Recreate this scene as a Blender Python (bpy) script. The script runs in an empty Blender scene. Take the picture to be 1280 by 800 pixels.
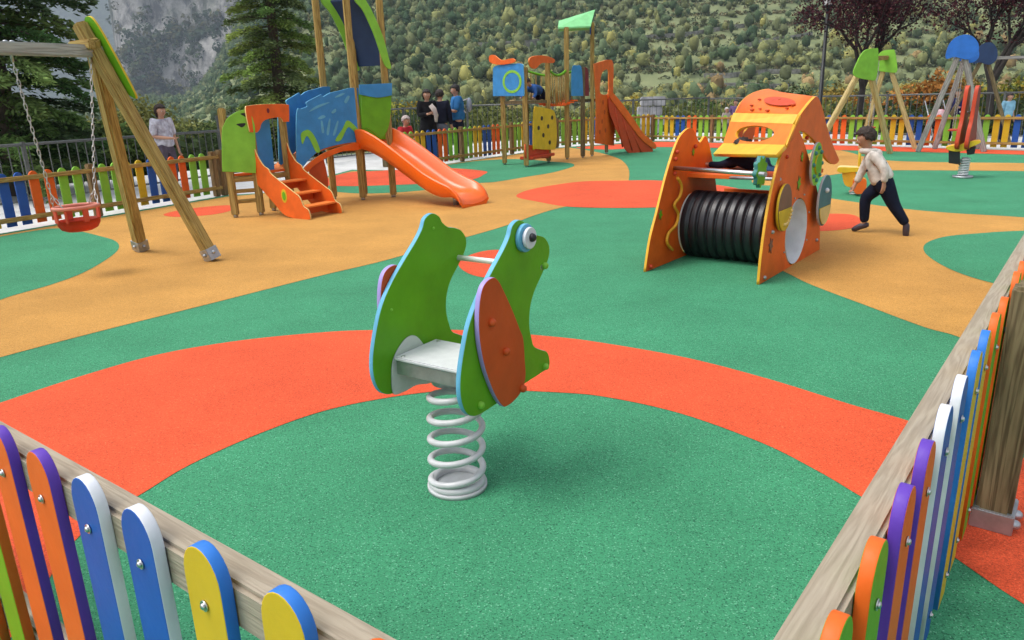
import bpy, bmesh, math, random
import numpy as np
from mathutils import Vector, Matrix
random.seed(7); rng = np.random.default_rng(7)
R = math.radians
scene = bpy.context.scene
COL = scene.collection

# ------------------------------------------------------------------ camera
F_PX, TILT, ROLL, EYE = 930.0, 0.293, -0.030, 1.4
_f = Vector((0, math.cos(TILT), -math.sin(TILT)))
_u = Vector((0, math.sin(TILT), math.cos(TILT)))
_r = Vector((1, 0, 0))
CR = math.cos(ROLL)*_r + math.sin(ROLL)*_u
CU = -math.sin(ROLL)*_r + math.cos(ROLL)*_u
EYEV = Vector((0, 0, EYE))
cam_d = bpy.data.cameras.new("camera")
cam = bpy.data.objects.new("camera", cam_d); COL.objects.link(cam)
cam_d.sensor_width = 36; cam_d.lens = 36*F_PX/1280
cam_d.clip_start = 0.05; cam_d.clip_end = 9000
cam.matrix_world = Matrix(((CR.x, CU.x, -_f.x, 0), (CR.y, CU.y, -_f.y, 0), (CR.z, CU.z, -_f.z, EYE), (0, 0, 0, 1)))
scene.camera = cam

# ------------------------------------------------------------------ sky, sun, exposure
world = bpy.data.worlds.new("World"); scene.world = world; world.use_nodes = True
wn = world.node_tree; wn.nodes.clear()
sky = wn.nodes.new("ShaderNodeTexSky"); sky.sky_type = 'NISHITA'; sky.sun_disc = False
SUN_EL, SUN_AZ = 62, 262
sky.sun_elevation = R(SUN_EL); sky.sun_rotation = R(SUN_AZ); sky.air_density = 1.0; sky.dust_density = 4.0; sky.ozone_density = 1.0
hs = wn.nodes.new("ShaderNodeHueSaturation"); hs.inputs['Saturation'].default_value = 0.35
bg = wn.nodes.new("ShaderNodeBackground"); bg.inputs[1].default_value = 0.15
wo = wn.nodes.new("ShaderNodeOutputWorld")
wn.links.new(sky.outputs[0], hs.inputs['Color']); wn.links.new(hs.outputs[0], bg.inputs[0]); wn.links.new(bg.outputs[0], wo.inputs[0])
sd_ = bpy.data.lights.new("sun", 'SUN'); sd_.energy = 1.15; sd_.angle = R(26); sd_.color = (1, 0.97, 0.92)
sun = bpy.data.objects.new("sun", sd_); COL.objects.link(sun)
# sun_rotation 0 = +Y, turning clockwise seen from above
_az = R(SUN_AZ); sdir = Vector((math.sin(_az)*math.cos(R(SUN_EL)), math.cos(_az)*math.cos(R(SUN_EL)), math.sin(R(SUN_EL))))
sun.rotation_euler = sdir.to_track_quat('Z', 'Y').to_euler()
scene.view_settings.view_transform = 'Standard'; scene.view_settings.look = 'None'
scene.view_settings.gamma = 1; scene.view_settings.use_curve_mapping = False
scene.view_settings.exposure = 0.86
HAZE = 0.00027
scene.cycles.volume_bounces = 0; scene.cycles.max_bounces = 6; scene.cycles.use_denoising = True

# ------------------------------------------------------------------ layout helpers (surveyed points of the photograph -> metres)
def ray(x, y): return _f + CR*((x-640)/F_PX) - CU*((y-400)/F_PX)
def W(x, y, z=0.0):
    d = ray(x, y); return EYEV + d*((z-EYE)/d.z)
class Pl:
    """vertical plane through o along direction d"""
    def __init__(s, o, d):
        s.o = Vector((o[0], o[1], 0)); s.d = Vector((d[0], d[1], 0)).normalized(); s.n = Vector((s.d.y, -s.d.x, 0))
    def t(s, x, y):
        r = ray(x, y); k = s.n.dot(s.o-EYEV)/s.n.dot(r); p = EYEV + r*k
        return ((p-s.o).dot(s.d), p.z)
    def tr(s, pts): return [s.t(p[0], p[1]) + tuple(p[2:]) for p in pts]
    def w(s, a, z, off=0.0): return s.o + s.d*a + s.n*off + Vector((0, 0, z))
def facing(o): return Pl(o, (o[1], -o[0]))
def Zat(x, y, o): return facing(o).t(x, y)[1]
def lerp(a, b, t): return a + (b-a)*t

# ------------------------------------------------------------------ materials
MATS = {}
def mat(name, col, rough=.5, metal=0., noise=0., nscale=8., bump=0., bscale=30., spec=.5, col2=None, coords='Object', stretch=None):
    if name in MATS: return MATS[name]
    m = bpy.data.materials.new(name); m.use_nodes = True; nt = m.node_tree; b = nt.nodes['Principled BSDF']
    b.inputs['Roughness'].default_value = rough; b.inputs['Metallic'].default_value = metal
    b.inputs['Specular IOR Level'].default_value = spec
    c1 = (*col, 1); tc = nt.nodes.new('ShaderNodeTexCoord'); mp = nt.nodes.new('ShaderNodeMapping')
    nt.links.new(tc.outputs[coords], mp.inputs[0])
    if stretch: mp.inputs['Scale'].default_value = stretch
    if noise > 0 or col2:
        n = nt.nodes.new('ShaderNodeTexNoise'); n.inputs['Scale'].default_value = nscale; n.inputs['Detail'].default_value = 6
        nt.links.new(mp.outputs[0], n.inputs['Vector'])
        cr = nt.nodes.new('ShaderNodeValToRGB'); cr.color_ramp.elements[0].position = .32; cr.color_ramp.elements[1].position = .68
        c2 = (*(col2 if col2 else tuple(x*(1-noise) for x in col)), 1)
        cr.color_ramp.elements[0].color = c2; cr.color_ramp.elements[1].color = c1
        nt.links.new(n.outputs[0], cr.inputs[0]); nt.links.new(cr.outputs[0], b.inputs['Base Color'])
    else: b.inputs['Base Color'].default_value = c1
    if bump > 0:
        n2 = nt.nodes.new('ShaderNodeTexNoise'); n2.inputs['Scale'].default_value = bscale; n2.inputs['Detail'].default_value = 4
        nt.links.new(mp.outputs[0], n2.inputs['Vector'])
        bp = nt.nodes.new('ShaderNodeBump'); bp.inputs['Strength'].default_value = bump; bp.inputs['Distance'].default_value = .01
        nt.links.new(n2.outputs[0], bp.inputs['Height']); nt.links.new(bp.outputs[0], b.inputs['Normal'])
    MATS[name] = m; return m
def plastic(name, col, rough=.52): return mat(name, col, rough, noise=.20, nscale=7, bump=.10, bscale=45, spec=.35)
PG = plastic('green_board', (.135, .40, .008)); PLG = plastic('lime_board', (.24, .56, .05)); PO = plastic('orange_board', (.80, .135, .012))
PDO = plastic('dark_orange_board', (.52, .075, .012)); PR = plastic('red_board', (.55, .055, .015)); PB = plastic('blue_board', (.045, .255, .58))
PDB = plastic('deep_blue_board', (.012, .095, .42)); PY = plastic('yellow_board', (.66, .45, .018)); PP = plastic('purple_core', (.12, .045, .42))
PW = plastic('white_core', (.72, .74, .78)); PLB = plastic('light_blue_core', (.13, .42, .62)); PNV = plastic('navy_board', (.02, .045, .12))
PGR = plastic('grey_board', (.52, .53, .54)); PCR = plastic('cream_core', (.80, .58, .22)); PBC = plastic('blue_core', (.03, .19, .62))
PGD = plastic('plum_board', (.20, .02, .03)); PBK = mat('black_plastic', (.012, .012, .016), .38, noise=.3, nscale=20)
POY = plastic('orange_yellow_board', (.82, .42, .03)); PLO = plastic('light_orange_board', (.86, .23, .04)); PLI = mat('pale_lilac_core', (.35, .28, .62), .45)
SLO = mat('orange_slide_shell', (.86, .135, .008), .28, noise=.1, nscale=4)
GRP = mat('grey_plastic', (.62, .63, .64), .55, noise=.1, nscale=30); SPR = mat('grey_paint', (.56, .57, .58), .4, noise=.15, nscale=20)
STL = mat('steel', (.60, .60, .60), .28, 1.0, noise=.15, nscale=30); GAL = mat('galvanised', (.46, .48, .50), .45, .8, noise=.25, nscale=25)
DMT = mat('dark_metal', (.035, .038, .04), .5, .4, noise=.3, nscale=20); CHN = mat('chain_metal', (.52, .50, .48), .4, .8)
RUB = mat('red_rubber', (.62, .075, .03), .55, noise=.2, nscale=12)
BLK = mat('black_dot', (.01, .01, .01), .4)
def wood(name, a, b, sc=1.0):
    m = bpy.data.materials.new(name); m.use_nodes = True; nt = m.node_tree; p = nt.nodes['Principled BSDF']; p.inputs['Roughness'].default_value = .7
    p.inputs['Specular IOR Level'].default_value = .25
    tc = nt.nodes.new('ShaderNodeTexCoord'); mp = nt.nodes.new('ShaderNodeMapping'); mp.inputs['Scale'].default_value = (14*sc, 14*sc, .9*sc)
    nt.links.new(tc.outputs['Object'], mp.inputs[0])
    oi = nt.nodes.new('ShaderNodeObjectInfo'); ad = nt.nodes.new('ShaderNodeVectorMath'); ad.operation = 'ADD'
    ml = nt.nodes.new('ShaderNodeMath'); ml.operation = 'MULTIPLY'; ml.inputs[1].default_value = 40
    nt.links.new(oi.outputs['Random'], ml.inputs[0]); nt.links.new(mp.outputs[0], ad.inputs[0]); nt.links.new(ml.outputs[0], ad.inputs[1])
    n = nt.nodes.new('ShaderNodeTexNoise'); n.inputs['Scale'].default_value = 1.6; n.inputs['Detail'].default_value = 3; n.inputs['Distortion'].default_value = .6
    nt.links.new(ad.outputs[0], n.inputs['Vector'])
    w = nt.nodes.new('ShaderNodeTexNoise'); w.inputs['Scale'].default_value = 9; w.inputs['Detail'].default_value = 5
    nt.links.new(ad.outputs[0], w.inputs['Vector'])
    s = nt.nodes.new('ShaderNodeMath'); s.operation = 'SINE'; m2 = nt.nodes.new('ShaderNodeMath'); m2.operation = 'MULTIPLY'; m2.inputs[1].default_value = 34
    nt.links.new(n.outputs[0], m2.inputs[0]); nt.links.new(m2.outputs[0], s.inputs[0])
    a1 = nt.nodes.new('ShaderNodeMath'); a1.operation = 'MULTIPLY_ADD'; a1.inputs[1].default_value = .22; a1.inputs[2].default_value = .1
    nt.links.new(s.outputs[0], a1.inputs[0]); a2 = nt.nodes.new('ShaderNodeMath'); a2.operation = 'ADD'
    nt.links.new(a1.outputs[0], a2.inputs[0]); nt.links.new(w.outputs[0], a2.inputs[1])
    cr = nt.nodes.new('ShaderNodeValToRGB'); cr.color_ramp.elements[0].position = .3; cr.color_ramp.elements[1].position = .85
    cr.color_ramp.elements[0].color = (*b, 1); cr.color_ramp.elements[1].color = (*a, 1)
    nt.links.new(a2.outputs[0], cr.inputs[0]); nt.links.new(cr.outputs[0], p.inputs['Base Color'])
    bp = nt.nodes.new('ShaderNodeBump'); bp.inputs['Strength'].default_value = .35; bp.inputs['Distance'].default_value = .004
    nt.links.new(a2.outputs[0], bp.inputs['Height']); nt.links.new(bp.outputs[0], p.inputs['Normal'])
    MATS[name] = m; return m
WY = wood('treated_pine', (.44, .31, .10), (.24, .15, .042)); WG = wood('weathered_rail', (.37, .315, .235), (.285, .235, .17), 1.5)
WD = wood('dark_post_wood', (.20, .155, .08), (.085, .062, .030)); WS = wood('silvered_wood', (.42, .42, .38), (.24, .23, .20)); WM = wood('mid_brown_wood', (.26, .17, .075), (.12, .075, .035))

def rubber(name, c, dark, light):
    m = bpy.data.materials.new(name); m.use_nodes = True; nt = m.node_tree; p = nt.nodes['Principled BSDF']; p.inputs['Roughness'].default_value = .85
    p.inputs['Specular IOR Level'].default_value = .25
    tc = nt.nodes.new('ShaderNodeTexCoord')
    v = nt.nodes.new('ShaderNodeTexVoronoi'); v.inputs['Scale'].default_value = 260; nt.links.new(tc.outputs['Object'], v.inputs['Vector'])
    sep = nt.nodes.new('ShaderNodeSeparateColor'); nt.links.new(v.outputs['Color'], sep.inputs[0])
    cr = nt.nodes.new('ShaderNodeValToRGB'); e = cr.color_ramp.elements
    e[0].position = 0; e[0].color = (*dark, 1); e[1].position = 1; e[1].color = (*light, 1)
    k = e.new(.16); k.color = (*[x*.8 for x in c], 1); k = e.new(.55); k.color = (*c, 1); k = e.new(.93); k.color = (*[min(1, x*1.12) for x in c], 1)
    nt.links.new(sep.outputs[0], cr.inputs[0])
    n = nt.nodes.new('ShaderNodeTexNoise'); n.inputs['Scale'].default_value = 1.3; n.inputs['Detail'].default_value = 8; n.inputs['Roughness'].default_value = .65
    nt.links.new(tc.outputs['Object'], n.inputs['Vector'])
    mr = nt.nodes.new('ShaderNodeMapRange'); mr.inputs[1].default_value = .3; mr.inputs[2].default_value = .7; mr.inputs[3].default_value = .82; mr.inputs[4].default_value = 1.10
    nt.links.new(n.outputs[0], mr.inputs[0])
    mx = nt.nodes.new('ShaderNodeMix'); mx.data_type = 'RGBA'; mx.blend_type = 'MULTIPLY'; mx.inputs[0].default_value = 1
    dn = nt.nodes.new('ShaderNodeTexVoronoi'); dn.inputs['Scale'].default_value = 7; dn.inputs['Randomness'].default_value = 1; nt.links.new(tc.outputs['Object'], dn.inputs['Vector'])
    sp2 = nt.nodes.new('ShaderNodeSeparateColor'); nt.links.new(dn.outputs['Color'], sp2.inputs[0])
    t1 = nt.nodes.new('ShaderNodeMath'); t1.operation = 'MULTIPLY'; t1.inputs[1].default_value = .05; nt.links.new(sp2.outputs[1], t1.inputs[0])
    t2 = nt.nodes.new('ShaderNodeMath'); t2.operation = 'LESS_THAN'; nt.links.new(dn.outputs['Distance'], t2.inputs[0]); nt.links.new(t1.outputs[0], t2.inputs[1])
    t3 = nt.nodes.new('ShaderNodeMath'); t3.operation = 'MULTIPLY_ADD'; t3.inputs[1].default_value = -.45; t3.inputs[2].default_value = 1; nt.links.new(t2.outputs[0], t3.inputs[0])
    t4 = nt.nodes.new('ShaderNodeMath'); t4.operation = 'MULTIPLY'; nt.links.new(mr.outputs[0], t4.inputs[0]); nt.links.new(t3.outputs[0], t4.inputs[1])
    nt.links.new(cr.outputs[0], mx.inputs[6]); nt.links.new(t4.outputs[0], mx.inputs[7]); nt.links.new(mx.outputs[2], p.inputs['Base Color'])
    bp = nt.nodes.new('ShaderNodeBump'); bp.inputs['Strength'].default_value = .5; bp.inputs['Distance'].default_value = .002
    nt.links.new(v.outputs['Distance'], bp.inputs['Height']); nt.links.new(bp.outputs[0], p.inputs['Normal'])
    return m
RG = rubber('green_rubber', (.047, .250, .122), (.010, .085, .045), (.16, .42, .26))
RR = rubber('red_orange_rubber', (.68, .088, .030), (.42, .05, .018), (.82, .16, .07))
RO = rubber('ochre_rubber', (.52, .265, .062), (.32, .15, .03), (.64, .38, .13))
CONC = mat('pale_concrete', (.62, .62, .60), .8, noise=.2, nscale=2.5, bump=.2, bscale=60)

# ------------------------------------------------------------------ object helpers
def setp(o, label=None, cat=None, group=None, kind=None):
    if label: o['label'] = label
    if cat: o['category'] = cat
    if group: o['group'] = group
    if kind: o['kind'] = kind
    return o
BASE = {}
def root(name, loc, label, cat, group=None):
    o = bpy.data.objects.new(name, None); o.empty_display_size = .1; COL.objects.link(o)
    o.location = loc; BASE[o.name] = Matrix.Translation(Vector(loc)); return setp(o, label, cat, group)
def mw(o): return BASE.get(o.name, Matrix.Identity(4))
def link(name, me, mats, parent=None, M=None, smooth=False):
    o = bpy.data.objects.new(name, me); COL.objects.link(o)
    if mats is not None:
        for m in (mats if isinstance(mats, (list, tuple)) else [mats]): me.materials.append(m)
    M = M or Matrix.Identity(4); BASE[o.name] = M
    if parent is not None:
        o.parent = parent; o.matrix_parent_inverse = mw(parent).inverted()
    o.matrix_basis = M
    if smooth:
        for p in me.polygons: p.use_smooth = True
    return o
class MB:
    """collects simple solids in one mesh"""
    def __init__(s): s.bm = bmesh.new()
    def box(s, c, size, rz=0, M=None, bev=.004, mi=0):
        g = bmesh.ops.create_cube(s.bm, size=1); vs = g['verts']
        bmesh.ops.scale(s.bm, vec=size, verts=vs)
        if bev:
            es = list({e for v in vs for e in v.link_edges})
            r = bmesh.ops.bevel(s.bm, geom=es, offset=min(bev, min(size)*.4), segments=2, affect='EDGES'); vs = list({v for f in r['faces'] for v in f.verts} | {v for v in vs if v.is_valid})
        T = M if M is not None else Matrix.Translation(Vector(c)) @ Matrix.Rotation(rz, 4, 'Z')
        bmesh.ops.transform(s.bm, matrix=T, verts=vs)
        for f in {f for v in vs for f in v.link_faces}: f.material_index = mi
        return s
    def ico(s, c, r, sc=(1, 1, 1), sub=2, M=None, mi=0):
        g = bmesh.ops.create_icosphere(s.bm, subdivisions=sub, radius=r); vs = g['verts']
        bmesh.ops.scale(s.bm, vec=sc, verts=vs)
        if M is not None: bmesh.ops.transform(s.bm, matrix=M, verts=vs)
        bmesh.ops.translate(s.bm, vec=Vector(c), verts=vs)
        for f in {f for v in vs for f in v.link_faces}: f.material_index = mi; f.smooth = True
        return s
    def tube(s, pts, r, n=8, closed=False, cap=True, mi=0, smooth=True):
        pts = [Vector(p) for p in pts]; N = len(pts); rs = r if isinstance(r, (list, tuple)) else [r]*N
        up = None; rings = []
        for i, p in enumerate(pts):
            if closed: t = (pts[(i+1) % N]-pts[i-1]).normalized()
            else: t = (pts[min(i+1, N-1)]-pts[max(i-1, 0)]).normalized()
            if up is None:
                up = Vector((0, 0, 1)) if abs(t.z) < .9 else Vector((1, 0, 0))
            up = (up - t*up.dot(t)).normalized(); sx = t.cross(up)
            rings.append([s.bm.verts.new(p + (up*math.cos(a)+sx*math.sin(a))*rs[i]) for a in [2*math.pi*k/n for k in range(n)]])
        fs = []
        for i in range(N if closed else N-1):
            a, b = rings[i], rings[(i+1) % N]
            for k in range(n): fs.append(s.bm.faces.new((a[k], b[k], b[(k+1) % n], a[(k+1) % n])))
        if cap and not closed:
            fs.append(s.bm.faces.new(rings[0])); fs.append(s.bm.faces.new(rings[-1][::-1]))
        for f in fs: f.material_index = mi; f.smooth = smooth and len(f.verts) == 4
        return s
    def build(s, name, mats, parent=None, M=None):
        me = bpy.data.meshes.new(name); bmesh.ops.recalc_face_normals(s.bm, faces=s.bm.faces); s.bm.to_mesh(me); s.bm.free()
        return link(name, me, mats, parent, M)
def beam(name, p0, p1, w, h, m, parent=None, bev=.012, side=None):
    """squared timber from p0 to p1; its mesh is along local Z so the grain follows it"""
    p0, p1 = Vector(p0), Vector(p1); z = (p1-p0); L = z.length; z.normalize()
    x = Vector(side) if side is not None else (Vector((0, 0, 1)) if abs(z.z) < .8 else Vector((1, 0, 0)))
    x = (x - z*x.dot(z)).normalized(); y = z.cross(x)
    M = Matrix(((x.x, y.x, z.x, (p0.x+p1.x)/2), (x.y, y.y, z.y, (p0.y+p1.y)/2), (x.z, y.z, z.z, (p0.z+p1.z)/2), (0, 0, 0, 1)))
    b = MB(); b.box((0, 0, 0), (w, h, L), bev=bev); return b.build(name, m, parent, M)
def crom(pts, n=5, closed=True):
    """Catmull-Rom through (x, y[, 'c' for a corner])"""
    P = [(p[0], p[1]) for p in pts]; C = [len(p) > 2 for p in pts]; N = len(P); out = []
    rngN = N if closed else N-1
    for i in range(rngN):
        p1, p2 = P[i], P[(i+1) % N]
        p0 = P[(i-1) % N] if (closed or i > 0) else p1
        p3 = P[(i+2) % N] if (closed or i+2 < N) else p2
        if C[i]: p0 = p1
        if C[(i+1) % N]: p3 = p2
        if C[i] and C[(i+1) % N]: out.append(p1); continue
        for k in range(n):
            t = k/n; t2, t3 = t*t, t*t*t
            out.append(tuple(.5*((2*p1[j])+(-p0[j]+p2[j])*t+(2*p0[j]-5*p1[j]+4*p2[j]-p3[j])*t2+(-p0[j]+3*p1[j]-3*p2[j]+p3[j])*t3) for j in (0, 1)))
    if not closed: out.append(P[-1])
    return out
def plate(name, outline, plane, th, mats, parent=None, holes=(), off=0.0, n=5, bev=.003, straight=False):
    """board cut to an outline in a vertical plane: faces mats[0], cut edges mats[1]"""
    cu = bpy.data.curves.new('c', 'CURVE'); cu.dimensions = '2D'; cu.fill_mode = 'BOTH'
    cu.extrude = max(th/2-bev, .0005); cu.bevel_depth = bev; cu.bevel_resolution = 1; cu.offset = -bev
    for lp in [outline]+list(holes):
        q = [(p[0], p[1]) for p in lp] if straight else crom(lp, n)
        sp = cu.splines.new('POLY'); sp.points.add(len(q)-1); sp.use_cyclic_u = True
        for i, (a, b) in enumerate(q): sp.points[i].co = (a, b, 0, 1)
    t = bpy.data.objects.new('t', cu); COL.objects.link(t)
    dg = bpy.context.evaluated_depsgraph_get(); me = bpy.data.meshes.new_from_object(t.evaluated_get(dg))
    bpy.data.objects.remove(t); bpy.data.curves.remove(cu)
    me.name = name; me.materials.clear()
    ms = list(mats) if isinstance(mats, (list, tuple)) else [mats, mats]
    for m in ms: me.materials.append(m)
    me.update()
    for p in me.polygons: p.material_index = 0 if abs(p.normal.z) > .9 else 1
    for v in me.vertices: v.co = plane.w(v.co.x, v.co.y, off+v.co.z)
    bm = bmesh.new(); bm.from_mesh(me); bmesh.ops.remove_doubles(bm, verts=bm.verts, dist=.0002); bmesh.ops.recalc_face_normals(bm, faces=bm.faces); bm.to_mesh(me); bm.free()
    return link(name, me, None, parent)
def circ(c, rx, rz=None, n=16, rot=0):
    rz = rz or rx; return [(c[0]+rx*math.cos(2*math.pi*k/n+rot), c[1]+rz*math.sin(2*math.pi*k/n+rot)) for k in range(n)]
def disc(name, plane, c, r, th, off, mats, parent):
    return plate(name, circ(c, r, n=24), plane, th, mats, parent, off=off, straight=True)
def knob(plane, c, r, off, m, parent, name='bolt_cap', sgn=1):
    b = MB(); b.ico((0, 0, 0), r, (1, 1, 1), 2, None); o = b.build(name, m, parent, Matrix.Translation(plane.w(c[0], c[1], off))); return o
def sheet(name, pts, z, m, kind='structure', smooth=True, label=None):
    q = crom(pts, 6) if smooth else [(p[0], p[1]) for p in pts]
    bm = bmesh.new(); f = bm.faces.new([bm.verts.new((a, b, z)) for a, b in q]); 
    if f.normal.z < 0: bmesh.ops.reverse_faces(bm, faces=[f])
    bmesh.ops.triangulate(bm, faces=bm.faces[:]); me = bpy.data.meshes.new(name); bm.to_mesh(me); bm.free()
    o = link(name, me, m); return setp(o, label, None, None, kind)
def npmesh(name, V, Fc, mats, colors=None, parent=None):
    """V (n,3), Fc (m,k) faces; colors (m,3) per face"""
    me = bpy.data.meshes.new(name); n, k = len(V), Fc.shape[1]
    me.vertices.add(n); me.vertices.foreach_set('co', V.astype(np.float32).ravel())
    me.loops.add(Fc.size); me.loops.foreach_set('vertex_index', Fc.astype(np.int32).ravel())
    me.polygons.add(len(Fc)); me.polygons.foreach_set('loop_start', np.arange(0, Fc.size, k, dtype=np.int32))
    me.update(calc_edges=True)
    if colors is not None:
        at = me.color_attributes.new('Col', 'FLOAT_COLOR', 'CORNER'); c = np.ones((len(Fc), k, 4), np.float32); c[:, :, :3] = colors[:, None, :]
        at.data.foreach_set('color', c.ravel())
    return link(name, me, mats, parent)
def leafmat(name, trans=.25):
    m = bpy.data.materials.new(name); m.use_nodes = True; nt = m.node_tree; nt.nodes.clear()
    a = nt.nodes.new('ShaderNodeVertexColor'); a.layer_name = 'Col'
    d = nt.nodes.new('ShaderNodeBsdfDiffuse'); t = nt.nodes.new('ShaderNodeBsdfTranslucent'); mx = nt.nodes.new('ShaderNodeMixShader'); o = nt.nodes.new('ShaderNodeOutputMaterial')
    mx.inputs[0].default_value = trans
    nt.links.new(a.outputs[0], d.inputs[0]); nt.links.new(a.outputs[0], t.inputs[0]); nt.links.new(d.outputs[0], mx.inputs[1]); nt.links.new(t.outputs[0], mx.inputs[2]); nt.links.new(mx.outputs[0], o.inputs[0])
    return m
LEAF = leafmat('leaf')
BARK = mat('bark', (.10, .075, .05), .9, noise=.5, nscale=12, bump=.6, bscale=20, stretch=(3, 3, .6))
def rvec(n):
    v = rng.normal(size=(n, 3)); return v/np.linalg.norm(v, axis=1)[:, None]
def leafout(P, size, Nn, jit=.45, aspect=.85):
    """quads facing outward along Nn, jittered"""
    n = len(P); N = Nn/np.linalg.norm(Nn, axis=1)[:, None]+rng.normal(size=(n, 3))*jit; N /= np.linalg.norm(N, axis=1)[:, None]
    a = np.cross(N, rvec(n)); a /= np.linalg.norm(a, axis=1)[:, None]; b = np.cross(N, a); s = np.broadcast_to(size, (n,))[:, None]; u = a*s*.5; v = b*s*.5*aspect
    return np.stack([P-u-v*.4, P-v, P+u, P+v], 1).reshape(-1, 3), np.arange(4*n).reshape(n, 4)
def leafquads(P, size, aspect=.6, N=None):
    """one small quad per point; size (n,)"""
    n = len(P); a = rvec(n) if N is None else N; b = np.cross(a, rvec(n)); b /= np.linalg.norm(b, axis=1)[:, None]
    s = np.broadcast_to(size, (n,))[:, None]; u = a*s*.5; v = b*s*.5*aspect
    V = np.stack([P-u-v*.4, P-v, P+u, P+v], 1).reshape(-1, 3); Fq = np.arange(4*n).reshape(n, 4); return V, Fq

# ------------------------------------------------------------------ ground, terrain, far country
fl = [W(0, 292), W(283, 244)]                                   # far-side fence lines, on the ground
_d = (fl[1]-fl[0]).normalized(); FL0 = fl[0]-_d*3.2; FL1 = fl[1]
FM0, FM1, FM2 = W(503, 213), W(697, 184.5), W(815, 176)
_e = (W(1280, 188)-FM2).normalized(); FR1 = W(1280, 188)+_e*1.5
ring = [(FL0.x, FL0.y), (FL1.x, FL1.y), (FM0.x, FM0.y), (FM1.x, FM1.y), (FM2.x, FM2.y), (FR1.x, FR1.y), (16, 8), (9, -6), (-9, -6)]
def distring(x, y, poly=ring):
    """distance outside the playground ring, 0 inside"""
    x = np.asarray(x, float); y = np.asarray(y, float); d = np.full(x.shape, 1e9); ins = np.zeros(x.shape, bool)
    for (x0, y0), (x1, y1) in zip(poly, poly[1:]+poly[:1]):
        dx, dy = x1-x0, y1-y0; t = np.clip(((x-x0)*dx+(y-y0)*dy)/(dx*dx+dy*dy), 0, 1)
        d = np.minimum(d, np.hypot(x-x0-t*dx, y-y0-t*dy))
        c = ((y0 > y) != (y1 > y)) & (x < (x1-x0)*(y-y0)/((y1-y0) if y1 != y0 else 1e-9)+x0); ins ^= c
    return np.where(ins, 0, d)
def sstep(a, b, x): t = np.clip((x-a)/(b-a), 0, 1); return t*t*(3-2*t)
def bumps(x, y, s, seed=0):
    r = np.random.default_rng(seed); o = 0*x
    for k in range(6):
        a = r.uniform(0, 6.28); f = r.uniform(.6, 1.8)/s; o = o+np.sin((x*math.cos(a)+y*math.sin(a))*f*6.28/4+r.uniform(0, 6.28))
    return o/6
def height(x, y):
    d = distring(x, y); z = -.06 - 9*sstep(4.5, 40, d)
    r = np.hypot(x, y); az = np.arctan2(x, y)
    side = sstep(-.40, -.22, az)
    hill = np.clip(y-150, 0, None)
    z = z + side*(hill*.31 + 7*bumps(x, y, 120, 1)*sstep(150, 230, y)) + (1-side)*(np.clip(hill, 0, 330)*.035 + 5*bumps(x, y, 100, 2)*sstep(150, 260, y))
    z = z + 1.2*bumps(x, y, 22, 3)*sstep(30, 90, d)
    # terraces in the lower meadows
    return z
xs = np.concatenate([np.linspace(-900, -60, 43)[:-1], np.linspace(-60, 60, 121), np.linspace(60, 900, 43)[1:]])
ys = np.concatenate([np.linspace(-60, 0, 13)[:-1], np.linspace(0, 60, 81)[:-1], np.linspace(60, 700, 130)])
X, Y = np.meshgrid(xs, ys); Zt = height(X, Y)
Vt = np.stack([X, Y, Zt], -1).reshape(-1, 3); nx = len(xs); i = np.arange((len(ys)-1)*(nx-1)); rr, cc = i//(nx-1), i % (nx-1)
Ft = np.stack([rr*nx+cc, rr*nx+cc+1, (rr+1)*nx+cc+1, (rr+1)*nx+cc], 1)
TER = mat('meadow', (.21, .23, .10), .95, nscale=.12, col2=(.11, .14, .055), bump=.8, bscale=1.5)
ter = npmesh('terrain', Vt, Ft, TER); setp(ter, kind='structure')
for p in ter.data.polygons: p.use_smooth = True

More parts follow.
